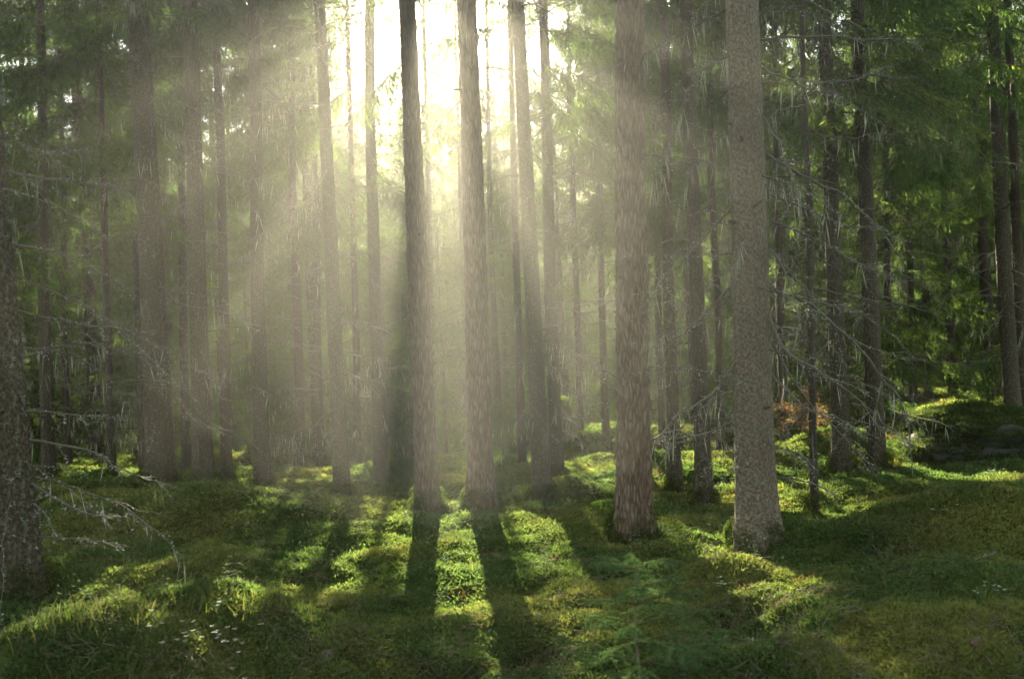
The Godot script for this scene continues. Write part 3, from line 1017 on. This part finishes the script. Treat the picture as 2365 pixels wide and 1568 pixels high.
func build_cover() -> void:
	# moss: cushions of tiny leafy shoots
	var cushions: Array[ArrayMesh] = []
	for v in 4:
		var r := rng(40 + v)
		var mb := MB.new()
		for k in 64:
			var q := sqrt(r.randf()) * 0.085
			var a := r.randf() * TAU
			var p := Vector3(cos(a) * q, 0.022 - q * q * 3.0, sin(a) * q)
			var tone := r.randf()
			for s in 2:
				var d := (Vector3(r.randf_range(-1, 1), r.randf_range(0.25, 1.2), r.randf_range(-1, 1)) + Vector3(p.x, 0, p.z) * 8.0).normalized()
				var side := d.cross(Vector3(r.randf_range(-1, 1), r.randf_range(-0.4, 0.4), r.randf_range(-1, 1))).normalized()
				mb.leaf(p, d, side, r.randf_range(0.013, 0.030), r.randf_range(0.0045, 0.009), Color(0.55, 0.6, 0.5).lerp(Color(1.25, 1.2, 1.1), tone))
		cushions.append(mb.mesh(M.moss))
	var r := rng(50)
	var hue := noise(51, 0.55, FastNoiseLite.TYPE_SIMPLEX_SMOOTH, 3)
	var dry := noise(52, 0.9, FastNoiseLite.TYPE_SIMPLEX_SMOOTH, 3)
	var at: Array = [[], [], [], []]
	var cols: Array = [PackedColorArray(), PackedColorArray(), PackedColorArray(), PackedColorArray()]
	for k in 64000:
		var th := r.randf_range(-0.62, 0.62)
		var d := 3.3 * pow(13.0, pow(r.randf(), 1.45))
		var p := Vector3(sin(th) * d, 0, -cos(th) * d)
		p.y = height(p.x, p.z)
		var n2 := dry.get_noise_2d(p.x, p.z)
		if n2 > 0.30 and r.randf() < 0.8: continue
		var bare := false
		for h in bumps:               # earth shows in the hollows
			if h[2] < -0.1 and h[3] < 0.35 and Vector2((p.x - h[0]) / h[3], (p.z - h[1]) / h[4]).length() < 0.75: bare = true
		if bare: continue
		var s := pow(d / 5.0, 0.6) * r.randf_range(0.75, 1.35)
		var b := slope_basis(p, r.randf() * TAU)
		var t := clampf(hue.get_noise_2d(p.x, p.z) * 1.1 + 0.5 + r.randf_range(-0.13, 0.13), 0, 1)
		var c := Color(0.070, 0.115, 0.037).lerp(Color(0.165, 0.18, 0.055), t * t)
		if r.randf() < 0.015: c = Color(0.12, 0.085, 0.04)
		var q := r.randi() % 4
		at[q].append(Transform3D(b.scaled(Vector3(s, s * r.randf_range(0.6, 1.15), s)), p))
		cols[q].append(c)
	for a in TREES:       # moss climbs the feet of the trunks
		if a[4] > 14.0: continue
		var foot := px(a[0], a[1], a[4])
		var rad: float = a[3] * 0.5 / F * a[4]
		for k in int(60.0 + rad * 400.0):
			var yaw := r.randf() * TAU
			var out := Vector3(cos(yaw), 0, sin(yaw))
			var hh := pow(r.randf(), 2.0) * 0.22
			var p := foot + out * (rad * (1.15 + 0.5 * exp(-hh / 0.12)) + 0.02)
			p.y = height(p.x, p.z) + hh
			var q := r.randi() % 4
			at[q].append(Transform3D(Basis(out.cross(Vector3.UP), (out * 0.6 + Vector3.UP * 0.5).normalized(), out).orthonormalized() * r.randf_range(0.45, 0.9), p))
			cols[q].append(Color(0.04, 0.075, 0.02).lerp(Color(0.10, 0.12, 0.03), r.randf()))
	for q in 4:
		var list: Array[Transform3D] = []
		list.assign(at[q])
		var o := many("moss", cushions[q], list, cols[q])
		tag(o, "deep green and yellowish feather moss over the whole forest floor", "moss", "", "stuff")
	grass_and_herbs()


func scatter(called: String, shapes: Array, spots: Array, label: String, cat: String) -> void:
	for q in shapes.size():
		var list: Array[Transform3D] = []
		var cols := PackedColorArray()
		for k in range(q, spots.size(), shapes.size()):
			list.append(spots[k][0])
			cols.append(spots[k][1])
		if list.size():
			tag(many(called, shapes[q], list, cols), label, cat, "", "stuff")


func grass_and_herbs() -> void:
	var tufts := []
	for v in 3:
		var r := rng(60 + v)
		var mb := MB.new()
		for k in 9:
			var yaw := r.randf() * TAU
			var out := Vector3(cos(yaw), 0, sin(yaw))
			var side := Vector3(-out.z, 0, out.x)
			var l := r.randf_range(0.06, 0.17)
			var p := out * r.randf() * 0.04
			var d := (Vector3.UP + out * r.randf_range(0.05, 0.5)).normalized()
			var w := r.randf_range(0.002, 0.0042)
			var g := Color(0.06, 0.10, 0.025).lerp(Color(0.15, 0.15, 0.06), r.randf())
			for s in 4:
				var p2 := p + d * l / 4.0
				var w2 := w * (0.75 if s < 3 else 0.05)
				mb.tri(p - side * w, p + side * w, p2 + side * w2, g)
				mb.tri(p - side * w, p2 + side * w2, p2 - side * w2, g)
				p = p2
				w = w2
				d = (d + out * 0.16 + Vector3(0, -0.06, 0)).normalized()
		tufts.append(mb.mesh(M.blades))
	var r := rng(66)
	var spots := []
	for k in 240:      # along the lit crest of the left hump
		var f := r.randf()
		var p := on_ground(lerpf(10, 760, f) + r.randf_range(-20, 20), lerpf(1490, 1385, pow(f, 0.6)) + r.randf_range(-12, 45))
		spots.append([Transform3D(Basis(Vector3.UP, r.randf() * TAU).scaled(Vector3.ONE * r.randf_range(0.6, 1.1)), p), Color.WHITE.lerp(Color(1.3, 1.2, 0.9), r.randf())])
	for k in 420:
		var th := r.randf_range(-0.5, 0.5)
		var d := r.randf_range(3.8, 11.0)
		var p := Vector3(sin(th) * d, 0, -cos(th) * d)
		p.y = height(p.x, p.z)
		spots.append([Transform3D(Basis(Vector3.UP, r.randf() * TAU).scaled(Vector3.ONE * r.randf_range(0.5, 1.05)), p), Color.WHITE.lerp(Color(1.2, 1.15, 0.8), r.randf())])
	for k in 60:
		var p := on_ground(1640 + r.randf_range(-90, 130), 1262 + r.randf_range(-16, 30))
		spots.append([Transform3D(Basis(Vector3.UP, r.randf() * TAU).scaled(Vector3.ONE * r.randf_range(0.5, 0.9)), p), Color.WHITE])
	scatter("grass", tufts, spots, "thin forest grass growing out of the moss", "grass")
	# bilberry: small upright twigs with oval leaves
	var plants := []
	for v in 4:
		r = rng(70 + v)
		var mb := MB.new()
		for k in 4:
			var yaw := r.randf() * TAU
			var d := (Vector3.UP * 1.4 + Vector3(cos(yaw), 0, sin(yaw)) * r.randf_range(0.2, 0.9)).normalized()
			var p := Vector3(r.randf_range(-0.04, 0.04), 0, r.randf_range(-0.04, 0.04))
			var pts := PackedVector3Array([p])
			var l := r.randf_range(0.08, 0.19)
			for s in 4:
				d = (d + Vector3(r.randf_range(-1, 1), 0.1, r.randf_range(-1, 1)) * 0.3).normalized()
				p += d * l / 4.0
				pts.append(p)
				for q in 3:
					var ld := Vector3(r.randf_range(-1, 1), r.randf_range(-0.1, 0.7), r.randf_range(-1, 1)).normalized()
					var side := ld.cross(Vector3.UP).normalized()
					mb.leaf(p, ld, side, r.randf_range(0.012, 0.024), r.randf_range(0.008, 0.013), Color(0.04, 0.095, 0.03).lerp(Color(0.09, 0.14, 0.04), r.randf()))
			mb.tube(pts, 0.0016, 0.0008, 3, Color(0.09, 0.07, 0.03), Color(0.07, 0.09, 0.03))
		plants.append(mb.mesh(M.leaves))
	spots = []
	r = rng(75)
	var where := noise(76, 0.5, FastNoiseLite.TYPE_SIMPLEX_SMOOTH, 2)
	for k in 1700:
		var th := r.randf_range(-0.55, 0.55)
		var d := r.randf_range(3.6, 13.0)
		var p := Vector3(sin(th) * d, 0, -cos(th) * d)
		if where.get_noise_2d(p.x, p.z) + 0.18 * r.randf() < 0.08: continue
		p.y = height(p.x, p.z) - 0.005
		spots.append([Transform3D(Basis(Vector3.UP, r.randf() * TAU).scaled(Vector3.ONE * r.randf_range(0.6, 1.15)), p), Color.WHITE])
	scatter("bilberry_undergrowth", plants, spots, "low bilberry twigs with small oval leaves in the moss", "undergrowth")
	# needle litter and bits of twig
	var bits := []
	for v in 2:
		r = rng(80 + v)
		var mb := MB.new()
		for k in 16:
			var p := Vector3(r.randf_range(-0.12, 0.12), 0.022 + r.randf() * 0.02, r.randf_range(-0.12, 0.12))
			var yaw := r.randf() * TAU
			var d := Vector3(cos(yaw), r.randf_range(-0.1, 0.3), sin(yaw)).normalized()
			mb.tube(PackedVector3Array([p, p + d * 0.03, p + d * r.randf_range(0.05, 0.11) + Vector3(0, 0.004, 0)]), r.randf_range(0.001, 0.0025), 0.0008, 3, Color(0.12, 0.085, 0.05), Color(0.17, 0.14, 0.10))
		bits.append(mb.mesh(M.wood))
	spots = []
	for k in 900:
		var th := r.randf_range(-0.5, 0.5)
		var d := r.randf_range(3.6, 12.0)
		var p := Vector3(sin(th) * d, 0, -cos(th) * d)
		p.y = height(p.x, p.z)
		spots.append([Transform3D(slope_basis(p, r.randf() * TAU), p), Color.WHITE.lerp(Color(0.6, 0.6, 0.6), r.randf())])
	for h in bumps:
		if h[2] < -0.1 and h[3] < 0.35:
			for k in 26:
				var p := Vector3(h[0] + r.randfn(0.0, h[3] * 0.6), 0, h[1] + r.randfn(0.0, h[4] * 0.6))
				p.y = height(p.x, p.z)
				spots.append([Transform3D(slope_basis(p, r.randf() * TAU), p), Color(0.75, 0.7, 0.65)])
	scatter("twig_litter", bits, spots, "fallen needles and bits of twig on the moss", "litter")


# ---------------------------------------------------------------- single things on the ground
func sapling(x: float, y: float, d: float, tall: float, reach: float, label: String, sd: int) -> void:
	var foot := px(x, y, d)
	foot.y = height(foot.x, foot.z)
	var t := thing("spruce_sapling", foot, label, "sapling")
	var r := rng(sd)
	var pts := PackedVector3Array()
	for k in 7:
		pts.append(Vector3(r.randf_range(-1, 1) * 0.008, tall * k / 6.0 - 0.03, r.randf_range(-1, 1) * 0.008))
	var st := MB.new()
	st.tube(pts, 0.010, 0.003, 7, Color(0.13, 0.10, 0.07), Color(0.10, 0.10, 0.05))
	obj("stem", st.mesh(M.wood), t)
	var h := tall * 0.10
	while h < tall * 0.97:
		var f := h / tall
		for b in (5 if f > 0.25 else 3):
			var yaw := r.randf() * TAU
			var out := Vector3(cos(yaw), 0, sin(yaw))
			var side := Vector3(-out.z, 0, out.x)
			var l := reach * (1.08 - f * 0.75) * r.randf_range(0.7, 1.1)
			var mb := MB.new()
			var p := Vector3(0, h, 0)
			var axis := PackedVector3Array([p])
			var dir := (out + Vector3.UP * (0.35 - 0.25 * (1.0 - f))).normalized()
			for s in 6:
				p += dir * l / 6.0
				dir = (dir + Vector3(0, -0.06, 0) + side * r.randf_range(-0.1, 0.1)).normalized()
				axis.append(p)
			mb.tube(axis, 0.004, 0.0015, 4, Color(0.12, 0.09, 0.055), Color(0.12, 0.11, 0.05))
			var twigs: Array = [axis]
			for s in 9:
				var i := 1 + s * 5 / 9
				var sg := 1.0 if s % 2 == 0 else -1.0
				var td := (dir * 0.8 + side * sg * 0.8 + Vector3(0, r.randf_range(-0.2, 0.1), 0)).normalized()
				var q := axis[i].lerp(axis[i + 1], r.randf())
				var tl := l * r.randf_range(0.25, 0.45) * (1.1 - s * 0.07)
				twigs.append(PackedVector3Array([q, q + td * tl * 0.5, q + td * tl + Vector3(0, -0.012, 0)]))
			for tw in twigs:
				for i in tw.size() - 1:
					var seg: float = tw[i].distance_to(tw[i + 1])
					var td: Vector3 = (tw[i + 1] - tw[i]).normalized()
					for k in int(seg * 850.0):
						var q: Vector3 = tw[i].lerp(tw[i + 1], r.randf())
						var nd := (td * r.randf_range(0.4, 0.9) + Vector3(r.randf_range(-1, 1), r.randf_range(-0.6, 0.8), r.randf_range(-1, 1))).normalized()
						mb.leaf(q, nd, nd.cross(Vector3(r.randf_range(-1, 1), r.randf_range(-1, 1), r.randf_range(-1, 1))).normalized(), r.randf_range(0.012, 0.020), r.randf_range(0.0020, 0.0032), Color(0.052, 0.108, 0.042).lerp(Color(0.105, 0.16, 0.062), r.randf()))
			obj("branch", mb.mesh(M.needles), t)
		h += tall * r.randf_range(0.10, 0.15)


func lump(called: String, x: float, y: float, d: float, size: Vector3, label: String, cat: String, sd: int, col: Color, col2: Color, rough := 0.25) -> Node3D:
	var p := px(x, y, d)
	p.y = height(p.x, p.z) - size.y * 0.12
	var t := thing(called, p, label, cat)
	var nz := noise(sd, 1.3, FastNoiseLite.TYPE_SIMPLEX_SMOOTH, 4)
	var mb := MB.new()
	var rows := 28
	var cols := 40
	var P := PackedVector3Array()
	for i in rows + 1:
		for j in cols + 1:
			var a := TAU * (j % cols) / cols
			var b := PI * i / rows - PI / 2.0
			var q := Vector3(cos(a) * cos(b), sin(b), sin(a) * cos(b))
			var k := 1.0 + rough * nz.get_noise_3dv(q * 1.1) + rough * 0.35 * nz.get_noise_3dv(q * 4.0)
			q = Vector3(signf(q.x) * pow(absf(q.x), 0.8), signf(q.y) * pow(absf(q.y), 0.75), signf(q.z) * pow(absf(q.z), 0.8))
			P.append(q * k * size * 0.5 + Vector3(0, size.y * 0.4, 0))
	for i in rows + 1:
		for j in cols + 1:
			var k := i * (cols + 1) + j
			var nn := (P[mini(i + 1, rows) * (cols + 1) + j] - P[maxi(i - 1, 0) * (cols + 1) + j]).cross(P[i * (cols + 1) + (j + 1) % cols] - P[i * (cols + 1) + posmod(j - 1, cols)]).normalized()
			if nn.dot(P[k] - Vector3(0, size.y * 0.4, 0)) < 0.0: nn = -nn
			if nn.length() < 0.5: nn = Vector3.UP * signf(P[k].y - size.y * 0.4)
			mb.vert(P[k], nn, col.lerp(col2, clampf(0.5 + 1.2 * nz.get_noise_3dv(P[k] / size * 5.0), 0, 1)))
	for i in rows:
		for j in cols:
			var a := i * (cols + 1) + j
			for q in [a, a + 1, a + cols + 1, a + 1, a + cols + 2, a + cols + 1]:
				mb.ix.append(q)
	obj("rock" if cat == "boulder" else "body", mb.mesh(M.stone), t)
	return t


func build_things() -> void:
	sapling(1478, 1560, 4.35, 0.66, 0.56, "soft green spruce sapling in front of the cracked pine", 1)
	sapling(1290, 1590, 4.15, 0.36, 0.42, "smaller bushy spruce sapling left of the taller sapling, at the bottom edge", 2)
	# boulder with moss on it
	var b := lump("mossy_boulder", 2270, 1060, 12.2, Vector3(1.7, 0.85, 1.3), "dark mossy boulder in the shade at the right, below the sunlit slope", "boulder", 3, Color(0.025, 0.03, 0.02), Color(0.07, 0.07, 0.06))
	var r := rng(91)
	var list: Array[Transform3D] = []
	var cols := PackedColorArray()
	var cush := MB.new()
	for k in 40:
		var d := Vector3(r.randf_range(-1, 1), r.randf_range(0.3, 1.2), r.randf_range(-1, 1)).normalized()
		cush.leaf(Vector3(r.randf_range(-0.08, 0.08), 0, r.randf_range(-0.08, 0.08)), d, d.cross(Vector3(r.randf_range(-1, 1), 0.1, r.randf_range(-1, 1))).normalized(), r.randf_range(0.03, 0.06), 0.012, Color.WHITE.lerp(Color(0.6, 0.6, 0.6), r.randf()))
	var skin: PackedVector3Array = (b.get_node("rock") as MeshInstance3D).mesh.surface_get_arrays(0)[Mesh.ARRAY_VERTEX]
	for k in 3200:
		var q: int = r.randi() % skin.size()
		if skin[q].y < -0.05: continue
		list.append(Transform3D(Basis(Vector3.UP, r.randf() * TAU).scaled(Vector3.ONE * r.randf_range(0.7, 1.3)), skin[q] + Vector3(r.randf_range(-0.06, 0.06), r.randf_range(-0.04, 0.03), r.randf_range(-0.06, 0.06))))
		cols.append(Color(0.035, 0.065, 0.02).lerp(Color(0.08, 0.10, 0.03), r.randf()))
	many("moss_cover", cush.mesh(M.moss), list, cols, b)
	# rusty dead bush
	var foot := px(1852, 1015, 14.5)
	foot.y = height(foot.x, foot.z)
	var t := thing("rusty_bush", foot, "rusty brown dried-out spruce bush glowing in the sun behind the big grey spruce", "bush")
	var mb := MB.new()
	mb.tube(PackedVector3Array([Vector3(0, -0.05, 0), Vector3(0.02, 0.4, 0), Vector3(0, 0.75, 0.02)]), 0.015, 0.005, 6, Color(0.12, 0.08, 0.06), Color(0.12, 0.08, 0.06))
	obj("stem", mb.mesh(M.wood), t)
	r = rng(92)
	for k in 16:
		mb = MB.new()
		var path := sag_path(Vector3(0, r.randf_range(0.1, 0.7), 0), r.randf() * TAU, r.randf_range(0.3, 0.62), r.randf_range(0.0, 0.5), 0.8, r)
		mb.tube(path, 0.006, 0.002, 4, Color(0.14, 0.08, 0.05), Color(0.16, 0.09, 0.05))
		for q in 150:
			var i := r.randi() % 5
			var p := path[i].lerp(path[i + 1], r.randf()) + Vector3(r.randf_range(-1, 1), r.randf_range(-1, 0.6), r.randf_range(-1, 1)) * 0.07
			var d := Vector3(r.randf_range(-1, 1), r.randf_range(-1, 0.4), r.randf_range(-1, 1)).normalized()
			mb.leaf(p, d, d.cross(Vector3(r.randf_range(-1, 1), r.randf_range(-1, 1), 0.3)).normalized(), r.randf_range(0.03, 0.06), 0.009, Color(0.13, 0.08, 0.05).lerp(Color(0.23, 0.145, 0.09), r.randf()))
		obj("branch", mb.mesh(M.needles), t)
	# fallen sticks: three places on the ground each
	var sticks := [
		[[1330, 1538, 1400, 1500, 1470, 1512], 0.010, "grey forked stick lying below the taller sapling"],
		[[1665, 1505, 1690, 1480, 1740, 1500], 0.013, "lichened stick lying beside the dark hollow, bottom right"],
		[[1720, 1492, 1790, 1498, 1870, 1500], 0.008, "straight thin stick behind the bottom right moss cushion"],
		[[480, 1412, 560, 1425, 640, 1436], 0.007, "grey twig lying across the left hump"],
		[[320, 1530, 340, 1548, 352, 1560], 0.010, "short pale stick at the bottom, left of the flowers"],
		[[1320, 1270, 1250, 1282, 1190, 1290], 0.008, "grey twig in the moss right of the pines' shadows"],
		[[940, 1340, 1010, 1335, 1040, 1352], 0.006, "dark twig lying in the shadow of the left twin pine"],
		[[930, 1512, 1000, 1522, 1060, 1535], 0.009, "brown twig at the foot of the big hollow"],
		[[1150, 1400, 1190, 1420, 1230, 1455], 0.006, "bent twig at the rim of the small hollow"],
		[[1960, 1245, 2010, 1268, 2055, 1302], 0.007, "twig lying on the dark hump, right of the big grey spruce's foot"],
		[[2255, 1310, 2310, 1285, 2365, 1255], 0.010, "lichened dead branch sticking up at the right edge"],
		[[1650, 1150, 1675, 1158, 1700, 1162], 0.022, "bright broken log end left of the big grey spruce's foot"],
		[[2330, 1190, 2250, 1180, 2170, 1160], 0.007, "long twig lying over the top of the dark right mound"],
	]
	for k in sticks.size():
		var a: Array = sticks[k]
		var pts := PackedVector3Array()
		for q in a[0].size() / 2:
			pts.append(on_ground(a[0][q * 2], a[0][q * 2 + 1]) + Vector3(0, 0.035, 0))
		var base := pts[0]
		for q in pts.size():
			pts[q] -= base
		mb = MB.new()
		branch_into(mb, pts, a[1], 4000 + k, 5, 0.6 if k % 2 == 0 else 0.25, 6)
		var o := obj("fallen_stick", mb.mesh(M.wood))
		o.position = base
		tag(o, a[2], "stick")
	# broken bark slabs
	for a in [[1362, 1515, 0.10, 0.4, "grey slab of bark lying flat below the sapling"], [1240, 1440, 0.05, 1.2, "small grey bark flake at the small hollow's rim"], [1975, 1545, 0.06, 0.2, "pale bark chip behind the bottom right moss cushion"],
			[750, 1532, 0.06, 2.0, "brown bark chip on the moss at the bottom, left of centre"], [1110, 1520, 0.07, 0.9, "weathered bark flake right of the big hollow"], [690, 1548, 0.055, 0.2, "pale bark chip at the bottom edge, beside the brown chip"]]:
		var p := on_ground(a[0], a[1])
		mb = MB.new()
		var rr := rng(int(a[0]))
		var rim := PackedVector3Array()
		for q in 9:
			var an := TAU * q / 9.0
			rim.append(Vector3(cos(an) * a[2] * rr.randf_range(0.7, 1.1), rr.randf_range(-0.008, 0.012), sin(an) * a[2] * 0.7 * rr.randf_range(0.7, 1.1)))
		for q in 9:
			var e := rim[(q + 1) % 9]
			mb.tri(Vector3(0, 0.016, 0), rim[q] + Vector3(0, 0.008, 0), e + Vector3(0, 0.008, 0), Color(0.09, 0.078, 0.06).lerp(Color(0.05, 0.042, 0.03), rr.randf()))
			mb.tri(Vector3(0, -0.004, 0), rim[q] - Vector3(0, 0.006, 0), e - Vector3(0, 0.006, 0), Color(0.12, 0.09, 0.07))
			mb.tri(rim[q] + Vector3(0, 0.008, 0), e + Vector3(0, 0.008, 0), e - Vector3(0, 0.006, 0), Color(0.13, 0.1, 0.08))
			mb.tri(rim[q] + Vector3(0, 0.008, 0), e - Vector3(0, 0.006, 0), rim[q] - Vector3(0, 0.006, 0), Color(0.13, 0.1, 0.08))
		var o := obj("bark_flake", mb.mesh(M.stone))
		o.transform = Transform3D(slope_basis(p, a[3]) * Basis(Vector3.RIGHT, 0.12), p + Vector3(0, 0.03, 0))
		tag(o, a[4], "bark")
	# cones
	for a in [[2255, 1505, "pine cone on the dark hump near the bottom right corner"], [1640, 1288, "brown cone in the lit moss left of the big grey spruce's foot"], [845, 1247, "reddish cone in the lit moss left of the twin pines"]]:
		var p := on_ground(a[0], a[1])
		mb = MB.new()
		mb.tube(PackedVector3Array([Vector3(-0.03, 0, 0), Vector3(-0.015, 0, 0), Vector3(0.01, 0, 0), Vector3(0.035, 0, 0)]), 0.016, 0.008, 8, Color(0.10, 0.065, 0.04), Color(0.12, 0.08, 0.05))
		for q in 60:
			var f := q / 60.0
			var an := q * 2.4
			var d := Vector3(0.55, cos(an), sin(an)).normalized()
			mb.leaf(Vector3(-0.032 + 0.066 * f, 0, 0) + Vector3(0, cos(an), sin(an)) * 0.010, d, Vector3(0, -sin(an), cos(an)), 0.016 * (1.1 - 0.5 * f), 0.013, Color(0.17, 0.11, 0.07).lerp(Color(0.10, 0.07, 0.05), fposmod(q * 0.37, 1.0)))
		var o := obj("spruce_cone", mb.mesh(M.wood))
		o.transform = Transform3D(slope_basis(p, a[0]), p + Vector3(0, 0.04, 0))
		tag(o, a[2], "cone")
	# small white-leaved plants
	for a in [[1500, 1250, 14, 0.18, "cluster of small white flowers at the cracked pine's foot"], [1418, 1252, 6, 0.08, "few small white flowers left of the cracked pine's foot"], [515, 1535, 12, 0.16, "small white-tipped plants in the moss at the bottom left"],
			[2292, 1112, 14, 0.22, "pale sunlit seedlings on the lit hump at the right edge"], [2185, 1205, 5, 0.08, "few pale leaves on the dark mound at the right"], [2290, 1395, 8, 0.10, "greyish lichen tuft on the hump near the right edge"], [1660, 1375, 6, 0.07, "pale lichen tuft in front of the big grey spruce"],
			[390, 1500, 9, 0.13, "bluish lichen tuft on the front of the left hump"], [530, 1488, 9, 0.13, "bluish lichen streak right of the lichen tuft on the left hump"]]:
		var p := on_ground(a[0], a[1])
		var o := thing("white_flower_plant" if a[4].contains("flower") else "pale_plant", p, a[4], "plant")
		var rr := rng(int(a[0]) + 5)
		for k in a[2]:
			mb = MB.new()
			var q := Vector3(rr.randf_range(-1, 1) * a[3], 0, rr.randf_range(-1, 1) * a[3] * 0.7)
			q.y = height(p.x + q.x, p.z + q.z) - p.y
			var hgt := rr.randf_range(0.05, 0.11)
			var tip := q + Vector3(rr.randf_range(-0.02, 0.02), hgt, rr.randf_range(-0.02, 0.02))
			mb.tube(PackedVector3Array([q, q.lerp(tip, 0.5) + Vector3(0.003, 0, 0), tip]), 0.0016, 0.001, 4, Color(0.08, 0.11, 0.04), Color(0.10, 0.13, 0.05))
			for s in 7:
				var an := TAU * s / 7.0 + rr.randf()
				var d := Vector3(cos(an), rr.randf_range(0.0, 0.5), sin(an)).normalized()
				mb.leaf(tip, d, d.cross(Vector3.UP).normalized(), rr.randf_range(0.012, 0.02), 0.009, Color(0.22, 0.27, 0.18).lerp(Color(0.42, 0.45, 0.38), rr.randf()))
			obj("flower" if a[4].contains("flower") else "shoot", mb.mesh(M.leaves), o)


# ---------------------------------------------------------------- haze added by the twin pines to stand in for lens glare
func build_glare_mist() -> void:
	for a in [[1040, 20, 6.4, Vector3(2.4, 6.4, 11.0), 0.0066], [1040, 20, 6.6, Vector3(4.2, 6.7, 11.4), 0.0052], [1040, 10, 7.0, Vector3(7.0, 7.0, 12.0), 0.0030]]:
		var f := FogVolume.new()
		f.name = numbered("glare_mist")
		f.shape = RenderingServer.FOG_VOLUME_SHAPE_ELLIPSOID
		f.size = a[3]
		f.position = px(a[0], a[1], a[2])
		var m := FogMaterial.new()
		m.density = a[4]
		m.albedo = Color(1.0, 0.985, 0.90)
		f.material = m
		add_child(f)
		tag(f, "thin sunlit haze added in the gap below the sun to stand in for lens glare", "glare_mist", "", "stuff")


# ----------------------------------------------------------------
func _ready() -> void:
	# camera
	var cam := Camera3D.new()
	cam.name = "camera"
	cam.position = Vector3(0, 1.6, 0)
	cam.rotation_degrees = Vector3(0, 0, -2.7)
	var lens := CameraAttributesPhysical.new()
	lens.frustum_focal_length = 35.2
	lens.frustum_near = 0.05
	lens.frustum_far = 600.0
	lens.frustum_focus_distance = 8.0
	lens.exposure_aperture = 2.8
	cam.attributes = lens
	cam.fov = 37.65
	cam.near = 0.05
	cam.far = 600.0
	add_child(cam)
	eye = cam.transform
	cam.current = true
	# sky and air
	var env := Environment.new()
	env.background_mode = Environment.BG_SKY
	var sky := Sky.new()
	var sm := ProceduralSkyMaterial.new()
	sm.sky_top_color = Color(0.74, 0.78, 0.82)
	sm.sky_horizon_color = Color(0.90, 0.93, 0.96)
	sm.sky_curve = 0.25
	sm.ground_bottom_color = Color(0.12, 0.14, 0.08)
	sm.ground_horizon_color = Color(0.25, 0.28, 0.18)
	sm.sun_angle_max = 40.0
	sm.sun_curve = 0.12
	sky.sky_material = sm
	env.sky = sky
	env.background_energy_multiplier = 0.26
	env.tonemap_mode = Environment.TONE_MAPPER_LINEAR
	env.tonemap_exposure = 15.0
	env.volumetric_fog_enabled = true  # forward-scattering haze, standing in for lens glare around the sun
	env.volumetric_fog_density = 0.0006
	env.volumetric_fog_albedo = Color(1.0, 0.985, 0.90)
	env.volumetric_fog_anisotropy = 0.8
	env.sdfgi_enabled = true
	env.ssao_enabled = true
	env.ssil_enabled = true
	var we := WorldEnvironment.new()
	we.name = "world"
	we.environment = env
	add_child(we)
	# sun
	var sun := DirectionalLight3D.new()
	sun.name = "sun"
	sun.rotation_degrees = Vector3(-SUN_UP, 180.0 + SUN_LEFT, 0)
	sun.light_energy = 1.6
	sun.light_color = Color(1.0, 0.95, 0.86)
	sun.light_angular_distance = 0.5
	sun.shadow_enabled = true
	add_child(sun)
	S = sun.basis.z.normalized()
	SU = Vector3.UP.cross(S).normalized() * -1.0
	SV = S.cross(SU)
	if SV.y < 0.0: SV = -SV

	n_big.seed = 1
	n_big.frequency = 0.22
	n_mid.seed = 2
	n_mid.frequency = 0.9
	n_mid.fractal_octaves = 2
	n_fine.seed = 3
	n_fine.frequency = 3.2
	n_fine.fractal_octaves = 2
	thinning.seed = 4
	materials()
	build_ground()
	make_gaps()
	build_trees()
	build_cover()
	build_things()
	build_glare_mist()
